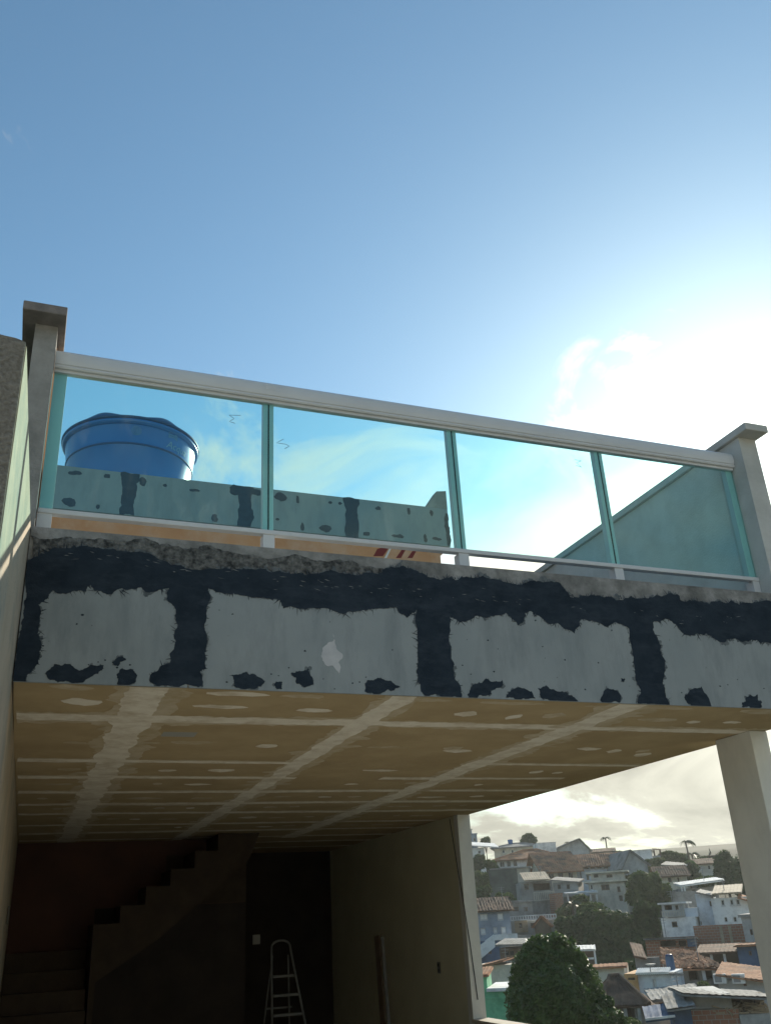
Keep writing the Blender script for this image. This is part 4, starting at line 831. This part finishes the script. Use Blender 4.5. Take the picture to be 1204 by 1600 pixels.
# ---- messy tile roof house
L = Lot(75, 1070, 6).root('house', 'house with a large messy broken tile roof and white porch columns')
w = wall(L, 1050, 1124, 1513.5, 1540, 7, 'h_concrete', [(1074, 1092, 1517, 1532, 'deep'), (1098, 1116, 1516, 1530, 'deep')], ground=True)
posts(L, (1096, 1112), 1514, 1531, 'h_white', .22, -.5)
mb = MB(); A = L.uz(1034, 1513); B = L.uz(1126, 1511.5); Cc = L.uz(1100, 1497); Dd = L.uz(1046, 1494)
slope(mb, (A[0], -1.0, A[1]), (B[0], -1.0, B[1]), (B[0]-1.2, 5.5, B[1]+.75), (A[0]+.6, 5.5, A[1]+.95), .28, .07, .06); rf = mb.build('roof', 'h_tile', L.r, local=True)
tl_ = MB()
for _ in range(420):                                  # loose, crooked tiles lying on the roof
    s, t = random.random(), random.random(); p = Vector((A[0], -1, A[1])).lerp(Vector((B[0], -1, B[1])), s).lerp(Vector((A[0]+.6, 5.5, A[1]+.95)).lerp(Vector((B[0]-1.2, 5.5, B[1]+.75)), s), t)
    an = random.gauss(0, .35); d = Vector((math.sin(an)*.22, math.cos(an)*.22, .06)); tl_.bar(p-d+Vector((0, 0, .12)), p+d+Vector((0, 0, .12+random.uniform(0, .06))), .16, .05)
tag(tl_.build('loose_tiles', 'h_tile', rf, local=True), kind='stuff')
wall(L, 995, 1034, 1498, 1515, .4, 'h_concrete', name='side_wall', y0=2.0, ground=True); shed(L, 992, 1012, 1495, 1499, 4, .8, 'h_tile_dark', 1.5)
L = Lot(72, 1051, 0); u, z = L.uz(1051, 1534)
c = Vector((L.o.x+L.u.x*u, L.o.y+L.u.y*u, z+L.base)); t = empty('rain_barrel', c, 'tall dark blue barrel in front of the messy tile roof', 'barrel')
MB().lathe([(.26, 0), (.29, .1), (.28, .8), (.29, .85), (.28, 1.5), (.24, 1.6)], c, 20).build('body', 'h_blue', t, True); MB().lathe([(.25, 1.602), (.26, 1.66), (.1, 1.7)], c, 20).build('lid', 'tank_dark', t, True)
MB().box(c.x-.4, c.x+.4, c.y-.3, c.y+.3, terrain(c.x, c.y)-.4, c.z).build('block_stand', 'h_concrete', t)
L = Lot(74, 955, -4).root('house', 'plain grey wall with a thin tile coping right of the round tree')
w = wall(L, 925, 977, 1512, 1552, 5, 'h_beige', ground=True); shed(L, 922, 979, 1512, 1509, 1.2, .15, 'h_tile', -.3)
L = Lot(86, 915, 0).root('carport', 'white framed carport beside the crown of the round tree', 'carport')
posts(L, (902, 927.5), 1483, 1512, 'h_white', .16); shed(L, 898, 930, 1484, 1483, 4, .2, 'h_white', -.3); rail(L, 903, 927, 1497, 1499.5, 'h_white', 0, 3); wall(L, 898, 930, 1488, 1515, .3, 'h_brown', y0=4.2, ground=True)
L = Lot(68, 1012, -10).root('house', 'small white house with orange end bay and scalloped eaves')
w = wall(L, 997, 1050, 1522, 1550, 5, 'h_paleblue', [(1018, 1026, 1530, 1544, 'shutter')], ground=True); wall(L, 977, 996.8, 1521, 1548, 4, 'h_orange', [(981, 993, 1527, 1531, 'dark')], name='orange_bay', y0=-.3, ground=True)
sm_ = MB(); u0, z0 = L.uz(995, 1520.5); u1, z1 = L.uz(1044, 1520.5)
for k in range(17): uu = u0+(u1-u0)*k/16; sm_.tube([(uu, -.35, z0-.02), (uu, .6, z0+.2)], .085, 6)
tag(sm_.build('eave_tiles', 'h_white', L.r, local=True), kind='stuff'); shed(L, 994, 1050, 1520.5, 1520, 5, -.35, 'h_fibre', -.1)
L = Lot(67, 1040, 0); u, z = L.uz(1030, 1517); c = Vector((L.o.x+L.u.x*u, L.o.y+L.u.y*u+1, z+L.base-.15))
t = empty('satellite_dish', c, 'small satellite dish on the scalloped white house roof', 'satellite dish')
MB().tube([c, c+Vector((0, 0, .45))], .03, 6).build('mast', 'h_metal', t); MB().lathe([(.02, .0), (.2, .04), (.34, .13)], c+Vector((0, -.1, .4)), 16).build('dish', 'h_frame', t, True)
L = Lot(70, 1160, -5).root('house', 'low house with sunlit broken tiles beside the right column')
w = wall(L, 1122, 1205, 1531, 1550, 5, 'h_grey', [(1160, 1166, 1535, 1541, 'dark')], ground=True); shed(L, 1118, 1206, 1521, 1533, 5, .45, 'h_tile', -.6)
for x in (1126, 1155):
    u, z = L.uz(x, 1536); b = MB().box(u-.4, u+.4, -.5, -.05, z, z+.55).build('air_conditioner', 'h_white', L.r, local=True); MB().lathe([(.2, 0), (.21, .02), (.05, .03)], (0, 0, 0), 12)
    MB().box(u-.3, u+.12, -.52, -.501, z+.08, z+.47).build('grille', 'h_metal', b, local=True)
# ---- nearest row
L = Lot(58, 990, 8).root('house', 'small house with dark hipped tile roof and shaded porch')
w = wall(L, 952, 1000, 1572, 1605, 5, 'h_concrete', [(975, 993, 1574, 1596, 'deep'), (956, 968, 1576, 1590, 'dark')], ground=True); hip(L, w, 1.25, .5, 'h_tile_dark'); posts(L, (974, 995), 1573, 1596, 'h_beige', .18, -.3)
wall(L, 1000.3, 1030, 1572, 1605, 4, 'h_beige', name='side_room', y0=.4, ground=True); shed(L, 992, 1022, 1566, 1571, 4, .3, 'h_tile_dark', -.2)
L = Lot(62, 1050, 6).root('house', 'pale house with long grey sheet roof and dark window')
w = wall(L, 1016, 1072, 1563, 1605, 5, 'h_beige', [(1028, 1047, 1566, 1585, 'dark')], ground=True); shed(L, 1015, 1100, 1562, 1553, 5, 0.25, 'h_fibre', -.6)
L = Lot(54, 1130, 10).root('house', 'grey block house under a wide tilted sheet roof, brick base')
w = wall(L, 1078, 1142, 1553, 1576, 5, 'h_grey', ground=False); wall(L, 1079, 1153, 1576.3, 1605, 5, 'h_brick', name='brick_base', y0=-.3, ground=True)
shed(L, 1060, 1206, 1549.5, 1556, 6, -0.1, 'h_fibre', -1.2); wall(L, 1153.3, 1215, 1583, 1610, 4, 'h_grey', name='yard_wall', y0=-.5, ground=True); wall(L, 1142.3, 1210, 1558, 1583, .3, 'h_brown', [(1180, 1196, 1562, 1576, 'deep')], name='rear_wall', y0=2.5)
jn = MB()
for _ in range(130):
    u, z = L.uz(random.uniform(1118, 1200), random.uniform(1572, 1586)); p = Vector((u, random.uniform(-.3, 1.8), z)); d = Vector((random.uniform(-.5, .5), random.uniform(-.2, .2), random.uniform(-.18, .18))); jn.bar(p-d, p+d, random.uniform(.05, .22), random.uniform(.03, .1))
tag(jn.build('stacked_scrap', 'h_tan', L.r, local=True), kind='stuff')
L = Lot(52, 1048, 4).root('house', 'blue walled house with white edged gable and sunlit blue awning')
w = wall(L, 1053, 1081, 1577, 1610, 4, 'h_blue', ground=True); shed(L, 1040, 1084, 1576, 1570, 4, .35, 'h_fibre', -.5); shed(L, 1007, 1053, 1592, 1586, 2.5, .35, 'h_blue', -.6, name='awning')
a = L.uz(1006, 1589); b = L.uz(1052, 1583.5); MB().bar((a[0], -.65, a[1]-.05), (b[0], -.65, b[1]-.05), .08, .1).build('white_trim', 'h_white', L.r, local=True)

aer = [(181, 812, 1318), (150, 850, 1333), (143, 960, 1340), (128, 958, 1361), (98, 1132, 1396), (96, 1050, 1411), (113, 820, 1431), (88, 1040, 1463), (75, 1090, 1497), (105, 785, 1409), (126, 845, 1373), (62, 1060, 1553), (78, 790, 1500), (112, 1100, 1378)]
for k, (D, x, y) in enumerate(aer):
    L = Lot(D, x); u, z = L.uz(x, y+2); c = Vector((L.o.x+L.u.x*u, L.o.y+L.u.y*u, 0))+L.n*1.2; c.z = z+L.base-.3
    where = ['on the long cream house', 'on the arcaded villa roof', 'on the pale blue house', 'on the beige two storey house', 'on the gable sided white house', 'on the balconied white house', 'behind the white balustrade', 'on the flat roofed brick house', 'on the messy tile roof', 'on the grey blue house', 'on the tan awning', 'on the long grey sheet roof', 'on the cream walled house', 'on the tilted pale sheet'][k]
    t = empty('aerial', c, 'thin television aerial '+where, 'aerial', 'television aerials on the hill'); h = random.uniform(1.3, 2.2)
    MB().tube([c, c+Vector((0, 0, h))], .03, 5).build('mast', 'h_metal', t)
    for j in range(3): w = .5-.1*j; MB().bar(c+Vector((-w, 0, h-.1-.2*j)), c+Vector((w, .2, h-.1-.2*j)), .03).build('element', 'h_metal', t)
# ================================================================== TREES
def leaves_mesh(name, pts, size, m, parent, up=0.3, outward=None, asp=1.0):
    n = len(pts); v = np.zeros((n, 4, 3)); d1 = np.random.normal(size=(n, 3)); d1 /= np.linalg.norm(d1, axis=1)[:, None]
    d2 = np.random.normal(size=(n, 3))
    if outward is not None: d2 = d2*0.7; nn = outward+np.random.normal(size=(n, 3))*.75; nn[:, 2] += up; d1 = np.cross(nn, d1); d1 /= np.linalg.norm(d1, axis=1)[:, None]; d2 = np.cross(nn, d1)
    else: d2 = np.cross(d1, d2)
    d2 /= np.linalg.norm(d2, axis=1)[:, None]+1e-9
    s = size*np.random.uniform(.6, 1.3, (n, 1)); a = d1*s*asp; b = d2*s*.5
    v[:, 0] = pts-a; v[:, 1] = pts+b; v[:, 2] = pts+a; v[:, 3] = pts-b
    me = bpy.data.meshes.new(name); me.vertices.add(n*4); me.vertices.foreach_set('co', v.ravel()); me.loops.add(n*4); me.loops.foreach_set('vertex_index', np.arange(n*4))
    me.polygons.add(n); me.polygons.foreach_set('loop_start', np.arange(n)*4); me.polygons.foreach_set('loop_total', np.full(n, 4)); me.update(calc_edges=True); me.validate()
    me.materials.append(MATS[m]); o = bpy.data.objects.new(name, me); COL.objects.link(o); o.parent = parent; return o
def crown_points(n, lobes, shell=.35, ba=1.0):
    ws = np.array([l[3]*l[4]*l[5] for l in lobes])**.67; ws /= ws.sum(); out = []; on = []
    for l, k in zip(lobes, np.random.multinomial(n, ws)):
        d = np.random.normal(size=(k, 3)); d /= np.linalg.norm(d, axis=1)[:, None]
        bump = 1+ba*(.14*np.sin(d[:, 0]*7+l[0])*np.sin(d[:, 1]*8+l[1])+.1*np.sin(d[:, 2]*11+d[:, 0]*9))
        r = (np.random.uniform(0, 1, k)**shell)*bump
        out.append(np.array(l[:3])+d*r[:, None]*np.array(l[3:6])); on.append(d)
    return np.concatenate(out), np.concatenate(on)
def tree(D, px, py, rx, ry, label, m='leaf_dark', n=4000, size=.3, nl=12, name='tree', cat='tree', group='trees on the hillside', top_only=False):
    """crown centred at a pixel, at a real distance; rx, ry are its radii in pixels of the photograph"""
    L = Lot(D, px); u, z = L.uz(px, py); s = D/F_PX*0.90; R = rx*s; H = ry*s
    cx_, cy_ = L.o.x+L.u.x*u, L.o.y+L.u.y*u; g = terrain(cx_, cy_); zc = z+L.base
    random.seed(int(px*3+py)); np.random.seed(int(px*3+py)); t = empty(name, (cx_, cy_, g-.2), label, cat, group)
    lobes = []
    for k in range(nl):
        a = random.uniform(0, 6.28); rr = R*random.uniform(.25, .78); f = random.uniform(.2, .5)
        lobes.append((rr*math.cos(a), rr*math.sin(a), zc-g+.2+H*random.uniform(-.5, .55), R*f, R*f, H*f*random.uniform(.85, 1.1)))
    lobes.append((0, 0, zc-g+.2, R*.7, R*.7, H*.75))
    p, o = crown_points(n, lobes); leaves_mesh('crown', p, size, m, t, outward=o)
    h = max(zc-g, 1.0); tr_ = MB().tube([(0, 0, 0), (R*.04, 0, h*.4), (-R*.03, R*.05, h)], max(.12, R*.09), 8, max(.05, R*.04))
    for k in range(4):
        l = lobes[k]; tr_.tube([(R*.02, 0, h*.5), (l[0]*.5, l[1]*.5, (h*.6+l[2])*.5), l[:3]], max(.06, R*.045), 6, .03)
    tr_.build('trunk', 'bark', t, True, local=True); return t
def palm(D, px, ytop, ybot, fr, label, nf=14, lean=0.0, wind=0.0, m='leaf_palm'):
    L = Lot(D, px); u, z = L.uz(px, ytop); cx_, cy_ = L.o.x+L.u.x*u, L.o.y+L.u.y*u; g = terrain(cx_, cy_)-.2; h = z+L.base-g; R = fr*D/F_PX
    t = empty('palm_tree', (cx_, cy_, g), label, 'palm tree', 'palms on the hillside')
    MB().tube([(lean*h, 0, 0), (lean*h*.4, 0, h*.4), (0, 0, h)], max(.16, R*.045), 8, max(.11, R*.03)).build('trunk', 'bark', t, True, local=True)
    for k in range(nf):
        a = 6.28*k/nf+random.uniform(-.2, .2); up0 = random.uniform(.1, .9); mb = MB(); d = Vector((math.cos(a)+wind, math.sin(a), 0)).normalized(); sd = d.cross(Vector((0, 0, 1)))
        pts = []
        for j in range(9):
            q = j/8; pts.append(Vector((0, 0, h))+d*R*q*(1-.12*q)+Vector((0, 0, R*(up0*q-(.55+up0*.7)*q*q))))
        mb.tube(pts, R*.02, 4, R*.004)
        for j in range(16):
            q = .12+.86*j/15; i = min(7, int(q*8)); p = pts[i].lerp(pts[i+1], q*8-i); ll = R*.34*math.sin(math.pi*(.15+.8*q)); wd = R*.03
            for sg_ in (-1, 1):
                e = p+sd*sg_*ll*.8+d*ll*.35-Vector((0, 0, ll*.45)); mb.add([p-d*wd, p+d*wd, e+d*wd*.3, e-d*wd*.2], [(0, 1, 2, 3)])
        mb.build('frond', m, t, local=True)
def near_tree():
    D = 41.0; L = Lot(D, 872); u, z = L.uz(872, 1560); cx_, cy_ = L.o.x+L.u.x*u, L.o.y+L.u.y*u; g = terrain(cx_, cy_)-.2; zc = z+L.base-g; s = D/F_PX*0.88
    t = empty('tree', (cx_, cy_, g), 'dense rounded dark green tree with glossy leaves, nearest of all the trees', 'tree')
    U = np.array([L.u.x, L.u.y, 0]); Nn = np.array([L.n.x, L.n.y, 0]); lobes = []
    for (x, y, dn, r) in ((862, 1512, 0, 43), (838, 1518, -.4, 34), (886, 1508, .3, 32), (828, 1560, 0, 40), (906, 1546, .3, 37), (866, 1560, -1.0, 58), (840, 1598, -.6, 50), (895, 1598, -.3, 52), (922, 1578, .4, 30), (944, 1602, .2, 28), (868, 1625, 0, 66), (820, 1612, 0, 34), (962, 1625, 0, 28), (876, 1492, .2, 25), (852, 1495, 0, 26), (905, 1522, .3, 24)):
        p = U*(x-872)*s+Nn*dn+np.array([0, 0, zc+(1560-y)*s]); lobes.append((p[0], p[1], p[2], r*s*.97, r*s*.97, r*s*.97))
    for _ in range(90):                          # leafy twigs breaking the outline
        l = random.choice(lobes[:16]); d = np.random.normal(size=3); d[2] = abs(d[2])*.8; d /= np.linalg.norm(d); q = np.array(l[:3])+d*l[3]*random.uniform(.92, 1.02); r = random.uniform(3, 8)*s
        lobes.append((q[0], q[1], q[2], r, r, r*1.2))
    p, o = crown_points(66000, lobes, .22, .45); leaves_mesh('crown', p, .085, 'leaf_gloss', t, .5, o, 1.1)
    tb = MB().tube([(0, 0, 0), (.1, .05, zc*.35), (0, 0, zc)], .26, 10, .1)
    for l in lobes[:8]: tb.tube([(.05, 0, zc*.4), ((l[0])*.6, l[1]*.6, zc*.3+l[2]*.5), l[:3]], .09, 6, .03)
    tb.build('trunk', 'bark', t, True, local=True)
    # twiggy shrub tops rising at the lower right
near_tree()
tree(44, 985, 1606, 24, 16, 'small light green bush at the bottom right of the round tree', 'leaf_mid', 4500, .10, 7, 'bush', 'bush', None)
for a in ((104, 895, 1462, 34, 34, 'dark leafy tree behind the crown of the round tree', 'leaf_dark', 9000, .26), (101, 945, 1455, 46, 42, 'broad dark tree in the middle of the hillside', 'leaf_dark', 13000, .26),
          (98, 985, 1485, 32, 34, 'dark tree left of the flat roofed brick house', 'leaf_dark', 9000, .26), (94, 965, 1510, 36, 22, 'low dark tree mass above the small white house', 'leaf_dark', 8000, .26),
          (108, 925, 1428, 26, 20, 'mid green tree right of the small palm', 'leaf_mid', 6000, .26), (118, 1005, 1388, 34, 30, 'grey green tree right of the beige two storey house', 'leaf_mid', 9000, .3),
          (121, 1035, 1400, 20, 22, 'slim green tree left of the unfinished concrete house', 'leaf_mid', 5000, .28), (100, 1012, 1440, 22, 34, 'tall dark tree left of the balconied white house', 'leaf_dark', 7000, .26),
          (155, 747, 1348, 14, 14, 'dark tree below the serrated white roof at left', 'leaf_dark', 3500, .35), (140, 754, 1378, 20, 18, 'dark bush beside the mossy retaining block', 'leaf_mid', 5000, .3), (130, 748, 1400, 24, 16, 'dark brush above the grey blue house', 'leaf_dark', 5000, .3),
          (148, 766, 1352, 12, 8, 'light green shrub left of the villa arches', 'leaf_mid', 2500, .3), (192, 824, 1312, 14, 9, 'round tree on the skyline behind the villa', 'leaf_dark', 2600, .42), (188, 758, 1315, 9, 8, 'small skyline tree right of the tall narrow house', 'leaf_mid', 1800, .4),
          (170, 1042, 1343, 22, 14, 'bushy tree on the crest left of the windblown palm', 'leaf_dark', 4500, .4), (160, 1022, 1352, 20, 12, 'hedge like bush right of the grey gable', 'leaf_mid', 3500, .35), (150, 1075, 1365, 20, 20, 'dark tree below the windblown palm', 'leaf_dark', 4500, .35),
          (142, 1132, 1362, 24, 32, 'big dark tree left of the right column', 'leaf_dark', 8000, .34), (140, 1158, 1366, 24, 32, 'big dark tree touching the right column', 'leaf_dark', 8000, .34), (128, 1100, 1378, 14, 8, 'low shrubs above the tilted sheet roof', 'leaf_mid', 2500, .3),
          (168, 1092, 1350, 16, 12, 'round bush under the left end of the thin pergola', 'leaf_dark', 3000, .35), (172, 1062, 1344, 14, 10, 'dark bush at the foot of the windblown palm', 'leaf_mid', 2500, .35), (178, 1112, 1350, 14, 10, 'dark bush under the right end of the thin pergola', 'leaf_dark', 2500, .35),
          (118, 905, 1406, 14, 9, 'leafy shrub under the white flat porch roof', 'leaf_mid', 2500, .26), (115, 880, 1428, 16, 12, 'dark shrub below the narrow brick wall stub', 'leaf_dark', 3000, .26),
          (134, 988, 1376, 14, 10, 'green shrub below the grey gable end', 'leaf_mid', 2500, .3), (121, 790, 1405, 15, 10, 'scrubby bush at the foot of the mossy block', 'leaf_mid', 2600, .28),
          (90, 1068, 1478, 9, 7, 'little bush under the balconied white house', 'leaf_mid', 1600, .22), (82, 990, 1512, 14, 12, 'dark bush behind the orange end bay', 'leaf_dark', 2600, .22), (64, 1100, 1545, 12, 8, 'small shrub beside the messy roofed house', 'leaf_mid', 2000, .18),
          (184, 968, 1336, 8, 6, 'small bush on the skyline right of the thin palm', 'leaf_dark', 1200, .4)):
    tree(*a)
palm(196, 945, 1309, 1330, 9, 'thin tall palm alone on the skyline', 12)
palm(178, 885, 1316, 1330, 5, 'tiny palm poking above the grey gabled roof', 10)
palm(165, 1070, 1315, 1350, 15, 'windblown tall palm on the right skyline', 14, 0.08, .9); palm(166, 1080, 1334, 1355, 12, 'shorter palm just below the windblown palm', 12, 0, .5)
palm(112, 893, 1412, 1440, 22, 'light green small palm in front of the beige house', 15)

# ---- unseen houses added behind the photographer to bounce sunlight onto the shaded front
def fill_house(x0, x1, y0, z1, m, label):
    t = empty('house', ((x0+x1)/2, y0-4, -13.5), label, 'house', 'houses behind the photographer')
    wl = MB().box(x0, x1, y0-8, y0, -13.5, z1).build('wall', m, t)
    MB().box(x0-.4, x1+.4, y0-8.4, y0+.4, z1+.002, z1+.25).build('roof_slab', 'h_concrete', t)
    n = int((x1-x0)/2.6)
    for k in range(n):
        for z in np.arange(-11, z1-2, 3.0):
            xc = x0+(k+.5)*(x1-x0)/n; w = MB().box(xc-.6, xc+.6, y0+.001, y0+.06, z, z+1.2).build('window', 'h_frame', wl)
            MB().box(xc-.5, xc+.5, y0+.061, y0+.07, z+.1, z+1.1).build('pane', 'h_pane', w)
fill_house(-19, -3.2, -17, 6.0, 'h_white', 'white four storey house behind the photographer, to the left')
fill_house(-2.4, 15, -19, 7.5, 'h_cream', 'cream five storey house behind the photographer, to the right')

# ---- hazy air over the valley
def haze():
    hm = bpy.data.materials.new('haze_air'); hm.use_nodes = True; nt = hm.node_tree
    for n in list(nt.nodes): nt.nodes.remove(n)
    o = nt.nodes.new('ShaderNodeOutputMaterial'); v = nt.nodes.new('ShaderNodeVolumePrincipled')
    v.inputs['Color'].default_value = (0.90, 0.95, 0.93, 1); v.inputs['Density'].default_value = HAZE; v.inputs['Anisotropy'].default_value = 0.35
    nt.links.new(v.outputs[0], o.inputs['Volume'])
    b = MB().box(-6100, 6100, -6100, 6100, -15, 26).build('haze', hm); b['kind'] = 'stuff'
HAZE = 0.00032
haze()
